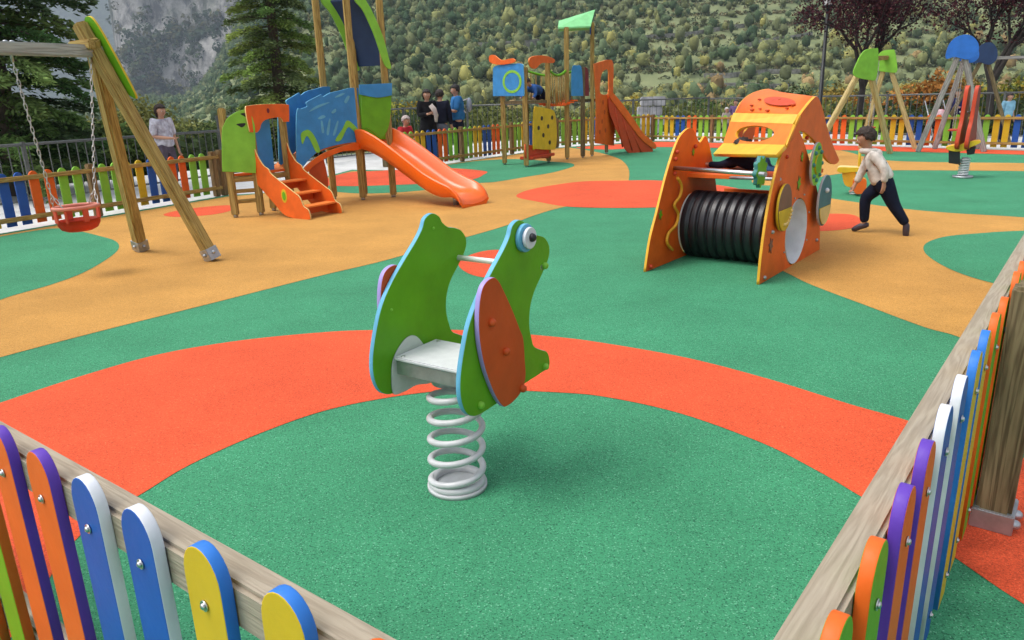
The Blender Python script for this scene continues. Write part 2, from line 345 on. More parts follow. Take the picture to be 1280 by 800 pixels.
# far mountains -------------------------------------------------
def rockmat():
    m = bpy.data.materials.new('mountain_rock'); m.use_nodes = True; nt = m.node_tree; p = nt.nodes['Principled BSDF']; p.inputs['Roughness'].default_value = .95
    tc = nt.nodes.new('ShaderNodeTexCoord'); mp = nt.nodes.new('ShaderNodeMapping'); mp.inputs['Scale'].default_value = (1, 1, .45); nt.links.new(tc.outputs['Object'], mp.inputs[0])
    n1 = nt.nodes.new('ShaderNodeTexNoise'); n1.inputs['Scale'].default_value = .075; n1.inputs['Detail'].default_value = 9; n1.inputs['Roughness'].default_value = .7
    nt.links.new(mp.outputs[0], n1.inputs['Vector'])
    r1 = nt.nodes.new('ShaderNodeValToRGB'); r1.color_ramp.elements[0].position = .41; r1.color_ramp.elements[0].color = (.13, .13, .13, 1); r1.color_ramp.elements[1].position = .56; r1.color_ramp.elements[1].color = (.50, .48, .45, 1)
    nt.links.new(n1.outputs[0], r1.inputs[0])
    n2 = nt.nodes.new('ShaderNodeTexNoise'); n2.inputs['Scale'].default_value = .010; n2.inputs['Detail'].default_value = 10; n2.inputs['Roughness'].default_value = .72
    nt.links.new(tc.outputs['Object'], n2.inputs['Vector'])
    at = nt.nodes.new('ShaderNodeVertexColor'); at.layer_name = 'Col'; sp = nt.nodes.new('ShaderNodeSeparateColor'); nt.links.new(at.outputs[0], sp.inputs[0])
    ad = nt.nodes.new('ShaderNodeMath'); ad.operation = 'ADD'; nt.links.new(n2.outputs[0], ad.inputs[0]); nt.links.new(sp.outputs[0], ad.inputs[1])
    r2 = nt.nodes.new('ShaderNodeValToRGB'); r2.color_ramp.elements[0].position = .80; r2.color_ramp.elements[0].color = (0, 0, 0, 1); r2.color_ramp.elements[1].position = .92; r2.color_ramp.elements[1].color = (1, 1, 1, 1)
    nt.links.new(ad.outputs[0], r2.inputs[0])
    n3 = nt.nodes.new('ShaderNodeTexNoise'); n3.inputs['Scale'].default_value = .09; n3.inputs['Detail'].default_value = 6; nt.links.new(tc.outputs['Object'], n3.inputs['Vector'])
    r3 = nt.nodes.new('ShaderNodeValToRGB'); r3.color_ramp.elements[0].position = .4; r3.color_ramp.elements[0].color = (.018, .035, .018, 1); r3.color_ramp.elements[1].position = .62; r3.color_ramp.elements[1].color = (.07, .10, .05, 1)
    nt.links.new(n3.outputs[0], r3.inputs[0])
    mx = nt.nodes.new('ShaderNodeMix'); mx.data_type = 'RGBA'; nt.links.new(r2.outputs[0], mx.inputs[0]); nt.links.new(r3.outputs[0], mx.inputs[6]); nt.links.new(r1.outputs[0], mx.inputs[7])
    nt.links.new(mx.outputs[2], p.inputs['Base Color'])
    bp = nt.nodes.new('ShaderNodeBump'); bp.inputs['Strength'].default_value = 1; bp.inputs['Distance'].default_value = 11
    nt.links.new(n1.outputs[0], bp.inputs['Height']); nt.links.new(bp.outputs[0], p.inputs['Normal'])
    return m
ROCK = rockmat()
def mountain(name, cx, cy, w, dp, fn, nx=300, ny=150):
    u = np.linspace(-1, 1, nx); v = np.linspace(0, 1, ny); U, Vv = np.meshgrid(u, v)
    Xm, Ym, Zm, Rk = fn(U, Vv, cx, cy, w, dp)
    V = np.stack([Xm, Ym, Zm], -1).reshape(-1, 3); i = np.arange((ny-1)*(nx-1)); a, b = i//(nx-1), i % (nx-1)
    Fq = np.stack([a*nx+b, a*nx+b+1, (a+1)*nx+b+1, (a+1)*nx+b], 1); rk = Rk.reshape(-1)[Fq[:, 0]]
    o = npmesh(name, V, Fq, ROCK, np.stack([rk]*3, 1)); setp(o, kind='structure')
    for p in o.data.polygons: p.use_smooth = True
    return o
def cliff_fn(U, V, cx, cy, w, dp):
    x = cx+U*w; edge = sstep(-1, -.94, U)*(1-.3*sstep(.6, 1, U))
    y = cy+V*dp*.5 + 22*bumps(x, V*200, 60, 5)+10*bumps(x*3, V*400, 60, 6) + (1-edge)*60
    y = y+9*np.abs(bumps(x, V*150, 22, 61))*sstep(.1, .3, V)+5*np.abs(bumps(x*1.2, V*420, 12, 62)); x = x*y/cy
    prof = sstep(0.0, .25, V)*.22+sstep(.25, .50, V)*.75+V*.25
    z = -20+edge*(prof*330+18*bumps(x, V*300, 50, 8)+8*bumps(x*3, V*600, 50, 9))
    rk = .40*sstep(.05, .14, V)*(1-.6*sstep(.5, 1.0, U))+.03
    return x, y, z, rk
mountain('rocky_mountain', -205, 800, 190, 420, cliff_fn)
def slope_wood():
    n, q = 7000, 22; r = np.random.default_rng(9); U = r.uniform(-1, 1, n*2); V_ = r.uniform(0, .75, n*2); x, y, z, rk = cliff_fn(U, V_, -205, 800, 190, 420)
    rock = sstep(.05, .14, V_)*(1-.6*sstep(.5, 1, U)); k = (r.uniform(0, 1, n*2) > rock*.93-(.35*(bumps(x, z*3, 60, 13) > .25))); x, y, z = x[k][:n], y[k][:n], z[k][:n]; m = len(x); rad = r.uniform(3, 6, m); d = rvec(m*q).reshape(m, q, 3)
    P = np.stack([x, y-2, z+3], 1)[:, None]+d*rad[:, None, None]*np.array([1, 1, 1.1]); V, Fq = leafout(P.reshape(-1, 3), np.repeat(rad, q)*r.uniform(.6, .9, m*q), d.reshape(-1, 3), .35)
    pal = np.array([(.05, .085, .05), (.07, .105, .06), (.10, .13, .07), (.14, .14, .07)]); setp(npmesh('mountain_wood', V, Fq, LEAF, np.repeat(pal[r.integers(0, 4, m)], q, 0)*r.uniform(.7, 1.3, (m*q, 1))), 'dark woodland on the lower slopes of the rocky mountain', kind='stuff')
slope_wood()
def far_fn(U, V, cx, cy, w, dp):
    x = cx+U*w; y = cy+V*dp+60*bumps(x, V*900, 300, 11)
    z = -30+(V**.9)*900*(1-.15*U)+40*bumps(x, V*1200, 160, 12)
    return x, y, z, 0*x+.02
mountain('blue_mountain', -1100, 1900, 1500, 1400, far_fn)

# forest on the hillside (nobody could count it) -----------------
def forest(name, n, pick, leaves, base_r, label):
    P = []; Cc = []; S = []
    A = rng.uniform(-.74, .70, n*2); D = np.sqrt(rng.uniform(152**2, 440**2, n*2)); lf = A < -.20; D = np.where(lf, D*rng.uniform(1, 1.65, len(D)), D); x = np.tan(A)*D; y = D
    keep = pick(x, y); x, y = x[keep][:n], y[keep][:n]; m = len(x); z = height(x, y)
    az = np.arctan2(x, y); r = base_r*rng.uniform(.55, 1.25, m)*(1+.5*sstep(430, 600, y))*(1+.15*sstep(250, 150, y)); hgt = r*rng.uniform(.9, 1.9, m); r = r*np.where(rng.uniform(0, 1, m) < .2, .62, 1)
    tone = rng.uniform(0, 1, m) + .45*bumps(x, y, 60, 21); yel = sstep(300, 165, y)*sstep(-.20, .0, az)*1.0+.12
    pal = np.array([(.050, .085, .045), (.075, .115, .055), (.11, .15, .075), (.17, .19, .09), (.24, .25, .10), (.33, .31, .10), (.31, .22, .10)])
    idx = np.clip((tone*3.2+yel*rng.uniform(.3, 4.0, m)).astype(int), 0, 6)
    col = pal[idx]*rng.uniform(.75, 1.25, (m, 1))
    k = leaves; ctr = np.stack([x, y, z+hgt*.75], 1)
    dirs = rvec(m*k).reshape(m, k, 3); lob = 1+.22*np.sin(dirs[:, :, 0]*5+tone[:, None]*9)*np.cos(dirs[:, :, 2]*4+tone[:, None]*5)
    rad = rng.uniform(.70, 1.08, (m, k))*lob; pts = ctr[:, None, :]+dirs*rad[:, :, None]*np.stack([r, r, hgt*.8], 1)[:, None, :]
    Nn = dirs.reshape(-1, 3)
    V, Fq = leafout(pts.reshape(-1, 3), (np.repeat(r, k)*rng.uniform(.22, .46, m*k)), Nn, .55); V = V.reshape(-1, 4, 3)[:, [0, 2, 3]].reshape(-1, 3); Fq = np.arange(len(V)).reshape(-1, 3)
    cl = np.repeat(col, k, 0)*rng.uniform(.68, 1.38, (m*k, 1))*1.3
    bi = bmesh.new(); bmesh.ops.create_icosphere(bi, subdivisions=2, radius=1); bv = np.array([v.co[:] for v in bi.verts]); bf = np.array([[v.index for v in f.verts] for f in bi.faces]); bi.free()
    nv = len(bv); ph = rng.uniform(0, 6.28, (m, 1)); dsp = .74*(1+.24*np.sin(bv[None, :, 0]*4.3+ph)*np.cos(bv[None, :, 1]*4.7+2*ph)+.12*np.sin(bv[None, :, 2]*6+3*ph)+rng.normal(0, .05, (m, nv)))
    BV = ctr[:, None]+bv[None]*dsp[:, :, None]*np.stack([r, r, hgt*.8], 1)[:, None]; BF = bf[None]+(np.arange(m)*nv)[:, None, None]+len(V)
    V = np.concatenate([V, BV.reshape(-1, 3)]); Fq = np.concatenate([Fq, BF.reshape(-1, 3)]); cl = np.concatenate([cl, np.repeat(col*1.15, len(bf), 0)])
    o = npmesh(name, V, Fq, LEAF, cl); return setp(o, label, None, None, 'stuff')
def band(y, x): return np.sin(height(x, y)*.55+.6*bumps(x, y, 45, 4))
def pick_wood(x, y):
    az = np.arctan2(x, y); p = rng.uniform(0, 1, len(x))
    terr = sstep(-.02, .25, az)*sstep(400, 300, y)      # the terraced meadows are thinner
    open_ = terr*sstep(-.35, .2, bumps(x, y, 50, 31)+.35*band(y, x))
    return p > .74*open_
forest('forest', 18000, pick_wood, 62, 1.50, 'mixed green and autumn woodland covering the mountainside')
def scrub():
    n = 26000; r = np.random.default_rng(5); A = r.uniform(-.5, .70, n*2); D = np.sqrt(r.uniform(150**2, 420**2, n*2)); x, y = np.tan(A)*D, D
    z = height(x, y); ln = np.sin(z*1.35+.8*bumps(x, y, 30, 4)); k = (ln > .55) | (r.uniform(0, 1, len(x)) > .9); x, y, z = x[k][:n], y[k][:n], z[k][:n]; m = len(x); q = 16
    rad = r.uniform(.5, 1.15, m); d = rvec(m*q).reshape(m, q, 3); d[:, :, 2] = np.abs(d[:, :, 2]); P = np.stack([x, y, z], 1)[:, None]+d*rad[:, None, None]*r.uniform(.5, 1, (m, q, 1))
    pal = np.array([(.06, .085, .04), (.10, .12, .06), (.17, .17, .08), (.22, .19, .10)]); cl = np.repeat(pal[r.integers(0, 4, m)], q, 0)*r.uniform(.6, 1.4, (m*q, 1))
    V, Fq = leafquads(P.reshape(-1, 3), np.repeat(rad, q)*r.uniform(.5, .8, m*q), .8); setp(npmesh('scrub', V, Fq, LEAF, cl), 'low hedges and scrub along the terraces of the slope', kind='stuff')
scrub()
# dry stone terrace walls on the meadow
STN = mat('dry_stone', (.30, .29, .26), .95, noise=.6, nscale=1.2, bump=1, bscale=3)
def terrace(px0, px1, py0, py1, label, hgt=1.1):
    pts = []
    for k in range(13):
        t = k/12; px, py = lerp(px0, px1, t), lerp(py0, py1, t)+math.sin(t*7+px0)*1.2
        d = ray(px, py); s = 150.
        while s < 600:
            q = EYEV+d*s
            if float(height(np.array([q.x]), np.array([q.y]))[0]) > q.z: break
            s += 1.0
        pts.append(q)
    bm = bmesh.new(); rings = []
    for q in pts:
        b = float(height(np.array([q.x]), np.array([q.y]))[0])
        rings.append([bm.verts.new((q.x, q.y+a, b+c)) for a, c in ((-.5, -1), (-.35, hgt), (.5, hgt), (.6, -1))])
    for a, b in zip(rings, rings[1:]):
        for k in range(4): bm.faces.new((a[k], b[k], b[(k+1) % 4], a[(k+1) % 4]))
    bm.faces.new(rings[0]); bm.faces.new(rings[-1][::-1]); bmesh.ops.recalc_face_normals(bm, faces=bm.faces)
    me = bpy.data.meshes.new('terrace_wall'); bm.to_mesh(me); bm.free()
    setp(link('terrace_wall', me, STN), label, 'wall', 'dry stone terrace walls on the mountainside')
terrace(575, 705, 68, 56, 'long stone terrace wall crossing the wooded slope above the far play tower', 2.2)
terrace(880, 1010, 98, 92, 'stone terrace wall on the meadow just above the orange climber dome')
terrace(850, 985, 112, 110, 'lowest stone terrace wall on the meadow behind the orange climber')
terrace(900, 1015, 66, 44, 'stone terrace wall climbing the meadow beside the street lamp')
terrace(790, 930, 52, 36, 'topmost stone terrace wall high on the open slope')

# ------------------------------------------------------------------ paving
def off_poly(poly, d):
    c = Vector((sum(p[0] for p in poly)/len(poly), sum(p[1] for p in poly)/len(poly)))
    return [tuple(Vector(p)+(Vector(p)-c).normalized()*d) for p in poly]
sheet('pavement', off_poly(ring, 5.2), -.008, CONC, smooth=False)
sheet('rubber_ground', [(FL0.x, FL0.y), (FL1.x, FL1.y), tuple(W(330, 241))[:2], tuple(W(440, 212))[:2], (FM0.x, FM0.y), (FM1.x, FM1.y), (FM2.x, FM2.y), (FR1.x, FR1.y), (17, 8), (10, -5), (-10, -5)], 0.0, RG, smooth=False)
def patch(name, px, z, m, **k): return sheet(name, [tuple(W(p[0], p[1]))[:2]+tuple(p[2:]) for p in px], z*.55, m, **k)
patch('ochre_rubber', [(-160, 492, 'c'), (0, 447), (130, 413), (250, 383), (400, 345), (480, 326), (560, 303), (620, 286), (650, 276), (672, 268), (700, 260), (740, 252), (782, 240), (786, 224), (786, 212), (780, 203), (770, 197), (745, 190), (712, 184.5, 'c'), (697, 185.5, 'c'), (600, 199.5, 'c'), (503, 214, 'c'), (440, 214, 'c'), (330, 242, 'c'), (283, 246, 'c'), (0, 294, 'c'), (-160, 321, 'c')], .004, RO)
patch('green_rubber', [(400, 236), (430, 241), (470, 242), (520, 239), (560, 234), (600, 229), (620, 227.6), (660, 221), (690, 216), (712, 210), (718, 207), (712, 204), (686, 202), (650, 199), (600, 201), (555, 207), (505, 214.5), (440, 219), (410, 226)], .008, RG)
patch('red_rubber', [(400, 230), (430, 217), (480, 213.5), (553, 210.5), (605, 214), (604, 219), (589, 225), (550, 229), (480, 232), (430, 233)], .012, RR)
patch('green_rubber', [(-150, 438), (-60, 404), (0, 375.5), (65, 356), (107, 340), (140, 320), (149, 309), (143, 301), (123, 295), (97, 289), (65, 286), (0, 296), (-60, 306), (-150, 322)], .008, RG)
patch('red_rubber', [(205, 268), (225, 263), (255, 259), (287, 257), (292, 262), (270, 268), (235, 271), (212, 271)], .008, RR)
patch('red_rubber', [(646, 244), (660, 238), (690, 232), (730, 227), (780, 226), (824, 226), (900, 232), (940, 243), (900, 256), (818, 259.6), (750, 260), (704, 258), (670, 252), (650, 248)], .008, RR)
patch('red_rubber', [(573, 330), (590, 318), (620, 312.5), (655, 318), (668, 330), (655, 342), (620, 348), (588, 343)], .004, RR)
patch('ochre_rubber', [(900, 300), (983, 341), (1015, 356.5), (1085, 383), (1155, 409), (1197, 421), (1260, 450), (1420, 515), (1650, 600, 'c'), (1650, 312, 'c'), (1420, 285), (1280, 272), (1190, 266.5), (1120, 260), (1050, 250), (980, 240), (920, 250), (890, 275)], .004, RO)
patch('red_rubber', [(985, 278), (1010, 269), (1040, 267.5), (1066, 269), (1076, 276), (1066, 285), (1035, 289), (1000, 288)], .008, RR)
patch('green_rubber', [(1400, 286), (1274, 289), (1225, 292), (1183, 296), (1158.5, 304), (1155, 314.5), (1169, 327), (1197, 341), (1239, 354), (1300, 366), (1400, 372), (1460, 330)], .008, RG)
patch('ochre_rubber', [(940, 225), (985, 200), (1036, 187), (1060, 190), (1113, 201), (1280, 204), (1380, 207), (1380, 217), (1280, 214), (1113, 213), (1060, 216), (1010, 224), (970, 232)], .004, RO)
patch('red_rubber', [(720, 184.5), (760, 181.5), (815, 177.5), (860, 178), (1050, 182), (1280, 188.6), (1360, 190.5), (1360, 196), (1280, 193.5), (1100, 189), (900, 185), (820, 184), (760, 187)], .008, RR)
patch('red_rubber', [(-260, 640), (-120, 545), (0, 504), (100, 471), (200, 443), (300, 426), (400, 416), (466, 413), (580, 413), (690, 421), (760, 430), (860, 448), (960, 474), (1060, 505), (1134, 526), (1200, 550), (1280, 573), (1420, 632), (1650, 740, 'c'), (1650, 960, 'c'), (1420, 838), (1280, 756), (1200, 702), (1130, 652), (1076, 621), (1020, 588), (950, 553), (850, 517), (760, 497), (700, 491), (610, 488), (530, 491), (420, 510), (330, 540), (240, 580), (180, 616), (135, 643), (98, 672), (70, 710), (40, 760), (-60, 900, 'c'), (-500, 900, 'c')], .004, RR)

# ------------------------------------------------------------------ fences of coloured boards
class Pl3:
    def __init__(s, o, d, up):
        s.o = Vector(o); s.d = Vector(d).normalized(); s.up = Vector(up).normalized(); s.n = s.d.cross(s.up)
    def w(s, a, z, off=0.0): return s.o+s.d*a+s.up*z+s.n*off
LOCALP = Pl3((0, 0, 0), (1, 0, 0), (0, 0, 1))
SCHEME = {'G': (PG, PO), 'O': (PO, PP), 'B': (PDB, PW), 'Y': (PY, PBC)}
SCHEME_FAR = {'G': (PLG, PLG), 'O': (PO, PO), 'B': (PDB, PDB), 'Y': (PY, PY)}
PK = {}
def picket_mesh(key, wdt, hgt, th, far):
    k = (key, wdt, hgt, far)
    if k not in PK:
        r = wdt/2; out = [(-r, 0), (r, 0)]+[(r*math.cos(a), hgt-r*1.25+r*1.25*math.sin(a)) for a in [math.pi*i/12 for i in range(13)]]
        o = plate('picket', out, LOCALP, th, (SCHEME_FAR if far else SCHEME)[key], None, straight=True, bev=.0025)
        PK[k] = o.data; bpy.data.objects.remove(o)
    return PK[k]
def bolt_data():
    b = MB(); b.tube([(0, 0, 0), (0, -.003, 0)], .0095, 12); b.ico((0, -.004, 0), .006, (1, .6, 1), 2); o = b.build('bolt', STL); d = o.data; bpy.data.objects.remove(o); return d
BOLT = bolt_data()
MODULE = 'GGYYBBOOGG'
def fence(label, P0, P1, top, anchor, s, inward, near=False, module=MODULE, period=11, posts=True, group='painted board fences round the playground', th=.022, rail_w=.055, ends=(False, False), shift=0, near_post=None):
    """P0->P1 line of the inner rail face on the ground; inward = unit vector to the inside"""
    P0, P1 = Vector((P0[0], P0[1], 0)), Vector((P1[0], P1[1], 0)); d = (P1-P0).normalized(); L = (P1-P0).length; out = -Vector((inward[0], inward[1], 0)).normalized()
    rt = root('board_fence', tuple(P0), label, 'fence', group)
    ztop = top-(.06 if near else .045); rh = .085 if near else .055
    wm = WG if near else WY
    for z in (ztop-rh/2, .13): beam('rail', P0+out*rail_w/2+Vector((0, 0, z)), P1+out*rail_w/2+Vector((0, 0, z)), rh, rail_w, wm, rt, bev=.008, side=(0, 0, 1))
    a0 = (Vector((anchor[0], anchor[1], 0))-P0).dot(d); k0 = math.ceil((0-a0)/s); k1 = math.floor((L-a0)/s)
    ang = math.atan2(-out.x, out.y)+math.pi                                # local -Y looks outward
    for k in range(k0, k1+1):
        p = P0+d*(a0+k*s); m = (k+shift) % period if posts else None
        if posts and m == 0:
            if near and near_post is not None and k == near_post[0]:
                c = near_post[1]; po = beam('post', c, c+Vector((0, 0, top+.045)), .125, .10, WD, rt, bev=.012, side=d)
                x = MB(); x.box(c+Vector((0, 0, .035)), (.145, .12, .07), math.atan2(d.y, d.x), bev=.004); x.build('foot_plate', GAL, po)
                for e in (-1, 1): MB().ico(c+out*.06+d*.03*e*1.2+Vector((0, 0, .03)), .02, (1, 1, .8)).build('bolt', GAL, po)
                continue
            c = p+out*(rail_w+.045) if near else p+out*(rail_w/2+.02)
            po = beam('post', c+Vector((0, 0, .0)), c+Vector((0, 0, top+(.03 if near else .015))), .09, .09, WM if not near else WD, rt, bev=.01, side=d)
            continue
        key = module[(m-1) if posts else (k+shift) % len(module)]
        c = p+out*(rail_w+th/2+.001)+Vector((random.uniform(-.003, .003), 0, .045))
        me = picket_mesh(key, .098 if near else .118, round(top-.045, 3), th, not near)
        o = link('picket', me, None, rt, Matrix.Translation(c) @ Matrix.Rotation(ang, 4, 'Z') @ Matrix.Rotation(random.uniform(-.006, .006), 4, 'Y'))
        if near:
            Mb = Matrix.Translation(c+out*(th/2+.0005)) @ Matrix.Rotation(ang, 4, 'Z')
            for z in (ztop-rh/2-.045, .085): link('bolt', BOLT, None, o, Mb @ Matrix.Translation((0, 0, z)))
    for P, on in ((P0, ends[0]), (P1, ends[1])):
        if on: beam('post', P+out*.03, P+out*.03+Vector((0, 0, top+.03)), .10, .10, WM, rt, bev=.012, side=d)
    return rt
if not BOLT.materials: BOLT.materials.append(STL)
S0 = (W(118, 270)-W(273, 245.4)).length/11
def inw(a, b):      # unit normal pointing to the playground middle
    n = Vector((-(b[1]-a[1]), b[0]-a[0], 0)).normalized(); c = Vector((0.5, 7, 0))
    return n if n.dot(c-Vector((a[0], a[1], 0))) > 0 else -n
fence('long board fence behind the bucket swing, ending at the low play tower', FL0, FL1, .68, W(118, 270), S0, inw(FL0, FL1), ends=(False, True))
fence('board fence with three adults standing behind it, starting at the entrance gap', FM0, FM1, .75, W(581, 201.7), S0, inw(FM0, FM1), ends=(True, True))
fence('short far board fence behind the tower slide and the climbing wall', FM1, FM2, .77, W(735, 181), S0, inw(FM1, FM2), shift=4)
fence('long far board fence behind the running child and both capped swings', FM2, FR1, .72, W(1205, 185.5), S0, inw(FM2, FR1), ends=(True, False))
# the two near fences meet below the camera
NZ = .70
nl0, nl1 = W(482, 790, NZ), W(17, 534, NZ); nr0, nr1 = W(980, 776, NZ), W(1252, 337, NZ)
def isect(a, b, c, d):
    r = b-a; s = d-c; t = ((c.x-a.x)*s.y-(c.y-a.y)*s.x)/(r.x*s.y-r.y*s.x); return a+r*t
cor = isect(nl0, nl1, nr0, nr1)
dl = (nl1-nl0).normalized(); dr_ = (nr1-nr0).normalized()
il = Vector((-dl.y, dl.x, 0)); il = il if il.dot(Vector((.2, 4, 0))-Vector((nl0.x, nl0.y, 0))) > 0 else -il
ir = Vector((-dr_.y, dr_.x, 0)); ir = ir if ir.dot(Vector((-.5, 4, 0))-Vector((nr0.x, nr0.y, 0))) > 0 else -ir
fence('nearest board fence, big purple edged, blue and yellow boards on a grey rail', cor, nl1+dl*.9, .765, W(365, 729, .765), (W(365, 729, .765)-W(52, 560, .765)).length/4, il, near=True, module='YYBBOOGG', posts=False, shift=0, rail_w=.06)
_s = (W(1031, 765, .765)-W(1238, 390, .765)).length/8
FRN = fence('near board fence running away past a dark wooden post, seen edge on', cor, nr1+dr_*3.6, .765, W(1031, 765, .765), _s, ir, near=True, module='GGOOBBYYGG', period=11, shift=1, rail_w=.06, near_post=(10, W(1240, 652)))

# ------------------------------------------------------------------ frog spring rider
ang = R(56); LD = (math.cos(ang), math.sin(ang)); WD_ = Vector((LD[1], -LD[0], 0))
cB = W(580, 478, .49); PBp = Pl(cB, LD); PAp = Pl(cB-WD_*.395, LD)
rb = W(572, 607)
frog = root('frog_spring_rider', tuple(rb), 'green frog shaped rider with a grey seat on a grey coil spring', 'spring rider')
side_px = [(649, 275), (657, 279), (660.5, 287), (667, 293), (674, 294), (682, 298), (687, 309), (685.5, 324), (677, 344.5), (668, 365), (663, 385), (662, 407), (665, 424), (668, 433), (676, 437), (684, 440), (687, 449), (686, 459), (674, 468), (651, 483), (622, 504), (600, 518), (589, 520), (581, 513), (576, 495), (576, 469), (581, 434), (588, 402), (600, 370), (615, 340), (630, 312), (637, 296), (641, 282)]
side = PBp.tr(side_px)
for pl, nm in ((PBp, 'side_board'), (PAp, 'side_board')):
    plate(nm, side, pl, .02, (PG, PLB), frog, off=-.010, bev=.003)
leg_px = [(609.7, 346), (600, 353), (594.5, 367), (592, 392), (593, 423), (599.5, 457.5), (611, 489), (621, 505), (628, 506), (640, 496), (648, 483), (651, 468), (650, 450), (648, 423), (643.4, 410), (634.4, 387), (623, 362), (616.4, 350)]
legt = PBp.tr(leg_px)
LEGM = (plastic('leg_orange_red', (.62, .085, .012)), PLI)
plate('leg_board', legt, PBp, .02, LEGM, frog, off=.0125, bev=.003); plate('leg_board', legt, PAp, .02, LEGM, frog, off=-.0325, bev=.003)
ec = PBp.t(653, 297)
for pl, sg in ((PBp, 1), (PAp, -1)):
    o0 = 0 if sg > 0 else -.02
    e = disc('eye', pl, ec, .051, .018, o0+sg*.0105, (PLB, PLB), frog)
    disc('eye_white', pl, (ec[0]+.004, ec[1]), .039, .014, o0+sg*.0275, (PW, PW), e)
    knob(pl, (ec[0]+.006, ec[1]+.002), .016, o0+sg*.038, PBK, e, 'pupil')
def caps(pl, px, off, m, r=.014):
    for q in px: knob(pl, pl.t(*q), r, off, m, frog)
caps(PBp, [(680, 332), (681, 458), (600, 506)], .004, PLG, .0145); caps(PBp, [(607, 402), (625, 438), (646, 484)], .027, LEGM[0], .0155)
caps(PAp, [(541.5, 285), (489, 387)], .001, PLG, .006)
hA, hB = PAp.t(573, 322), None; hp = PAp.w(hA[0], hA[1]); hq = PBp.w(hA[0], hA[1])
MB().tube([hp-WD_*.02, hq+WD_*.0], .0115, 12).build('handle_bar', mat('bright_steel', (.8, .8, .78), .5, .35), frog)
sa, sc_ = W(490, 455, .489), W(578, 478, .489); sl = PAp.t(490, 455)[0]
c0 = (PAp.w(sl, 0)+PBp.w(sl, 0))/2; slen = .245
RZ = math.atan2(LD[1], LD[0])
sc0 = c0+Vector((LD[0], LD[1], 0))*slen/2
seat = MB().box(sc0+Vector((0, 0, .482)), (slen, .372, .014), RZ, bev=.004).build('seat', GRP, frog)
for a in (-.42, .42):
    for b in (-.42, .42): MB().ico(sc0+Vector((LD[0], LD[1], 0))*slen*a+WD_*.372*b+Vector((0, 0, .490)), .009, (1, 1, .4)).build('bolt', STL, seat)
for a in (-.46, .46): MB().box(sc0+Vector((LD[0], LD[1], 0))*slen*a+Vector((0, 0, .447)), (.006, .365, .054), RZ, bev=.002).build('bracket', GAL, frog)
for pl, of in ((PAp, .0025), (PBp, -.0225)):
    t = PAp.tr([(491, 492), (488.5, 470), (490, 452), (497, 435), (508, 421.5), (518, 419.5), (527, 428), (538, 447), (540, 476), (520, 481), (505, 489)])
    plate('side_plate', t, pl, .004, (GRP, GAL), frog, off=of, bev=.001)
# spring
tp = sc0+Vector((0, 0, .41)); pts = []; rr_ = []
NT = 5.4
for k in range(int(NT*28)+1):
    t = k/(NT*28); a = t*NT*2*math.pi+2.2; c = rb.lerp(Vector((tp.x, tp.y, 0)), t); rad = .098 if t < .75 else lerp(.098, .075, (t-.75)/.25)
    zz = .022+t*.405; pts.append((c.x+rad*math.cos(a), c.y+rad*math.sin(a), zz))
MB().tube(pts, .0125, 12).build('coil_spring', SPR, frog)
b = MB(); b.tube([rb+Vector((0, 0, .0005)), rb+Vector((0, 0, .016))], .112, 40, smooth=True); b.tube([rb+Vector((0.092*math.cos(a), .092*math.sin(a), .024)) for a in [2*math.pi*k/32 for k in range(32)]], .016, 10, closed=True)
bp = b.build('base_ring', SPR, frog)
MB().tube([tp-Vector((0, 0, .02)), tp+Vector((0, 0, .03))], .09, 28).build('top_plate', GAL, frog)

# ------------------------------------------------------------------ swings
def chain(name, p, q, parent, n_link=.045, m=CHN):
    p, q = Vector(p), Vector(q); L = (q-p).length; n = max(2, int(L/n_link)); d = (q-p)/n; b = MB(); t = d.normalized()
    x = t.orthogonal().normalized(); y = t.cross(x)
    for k in range(n):
        c = p+d*(k+.5); s = x if k % 2 else y; h = d.length*.62; w = .0095
        b.tube([c+t*h-s*w*.5, c+t*h+s*w*.5, c+t*h*.6+s*w, c-t*h*.6+s*w, c-t*h+s*w*.5, c-t*h-s*w*.5, c-t*h*.6-s*w, c+t*h*.6-s*w], .0038, 5, closed=True)
    return b.build(name, m, parent)
def aframe(rt, f1, f2, ap, over=.18, w=.10, m=WY, shoe=True, cap=None, capm=None, capside=1, capdepth=.45):
    f1, f2, ap = Vector(f1), Vector(f2), Vector(ap)
    d = (f2-f1).normalized(); n = ((f1-ap).cross(f2-ap)).normalized()
    for k, f in enumerate((f1, f2)):
        u = (ap-f).normalized(); st = f+u*(.10 if shoe else .0); o = beam('leg', st+d*0, ap+u*over*(1 if k == 0 else .4)+n*(.0 if k == 0 else .0), w, w, m, rt, bev=.015, side=d)
        if shoe:
            sb = MB(); M = o.matrix_basis.copy(); M.translation = f+u*.075; sb.box((0, 0, 0), (w+.012, w+.012, .11), M=M, bev=.003)
            s_ = sb.build('foot_plate', GAL, o)
            M2 = M.copy(); M2.translation = f+u*.08
            bb = MB()
            for sx in (-1, 1): bb.ico(M2 @ Vector((sx*(w/2+.01), 0, 0)), .018)
            for sy in (-1, 1): bb.ico(M2 @ Vector((0, sy*(w/2+.01), 0)), .018)
            bb.build('bolt', GAL, o)
    mid = (f1+f2)/2; up = (ap-mid).normalized(); pl = Pl3(ap, d, up)
    if cap: plate('cap_board', cap, pl, .022, capm, rt, off=capside*(w/2+.014), bev=.003)
    return pl
f1, f2 = W(268, 326), W(177, 314); mid = (f1+f2)/2; fd = (f2-f1).normalized(); bd = Vector((fd.y, -fd.x, 0)); bd = bd if bd.y < 0 else -bd
k = .2
while k < 1.5 and facing(mid+bd*k).t(117, 61)[0] < 0 if False else k < 1.5:
    s_ = facing(mid+bd*k).t(117, 61)[0]
    if s_ >= 0 and k > .21: break
    k += .01
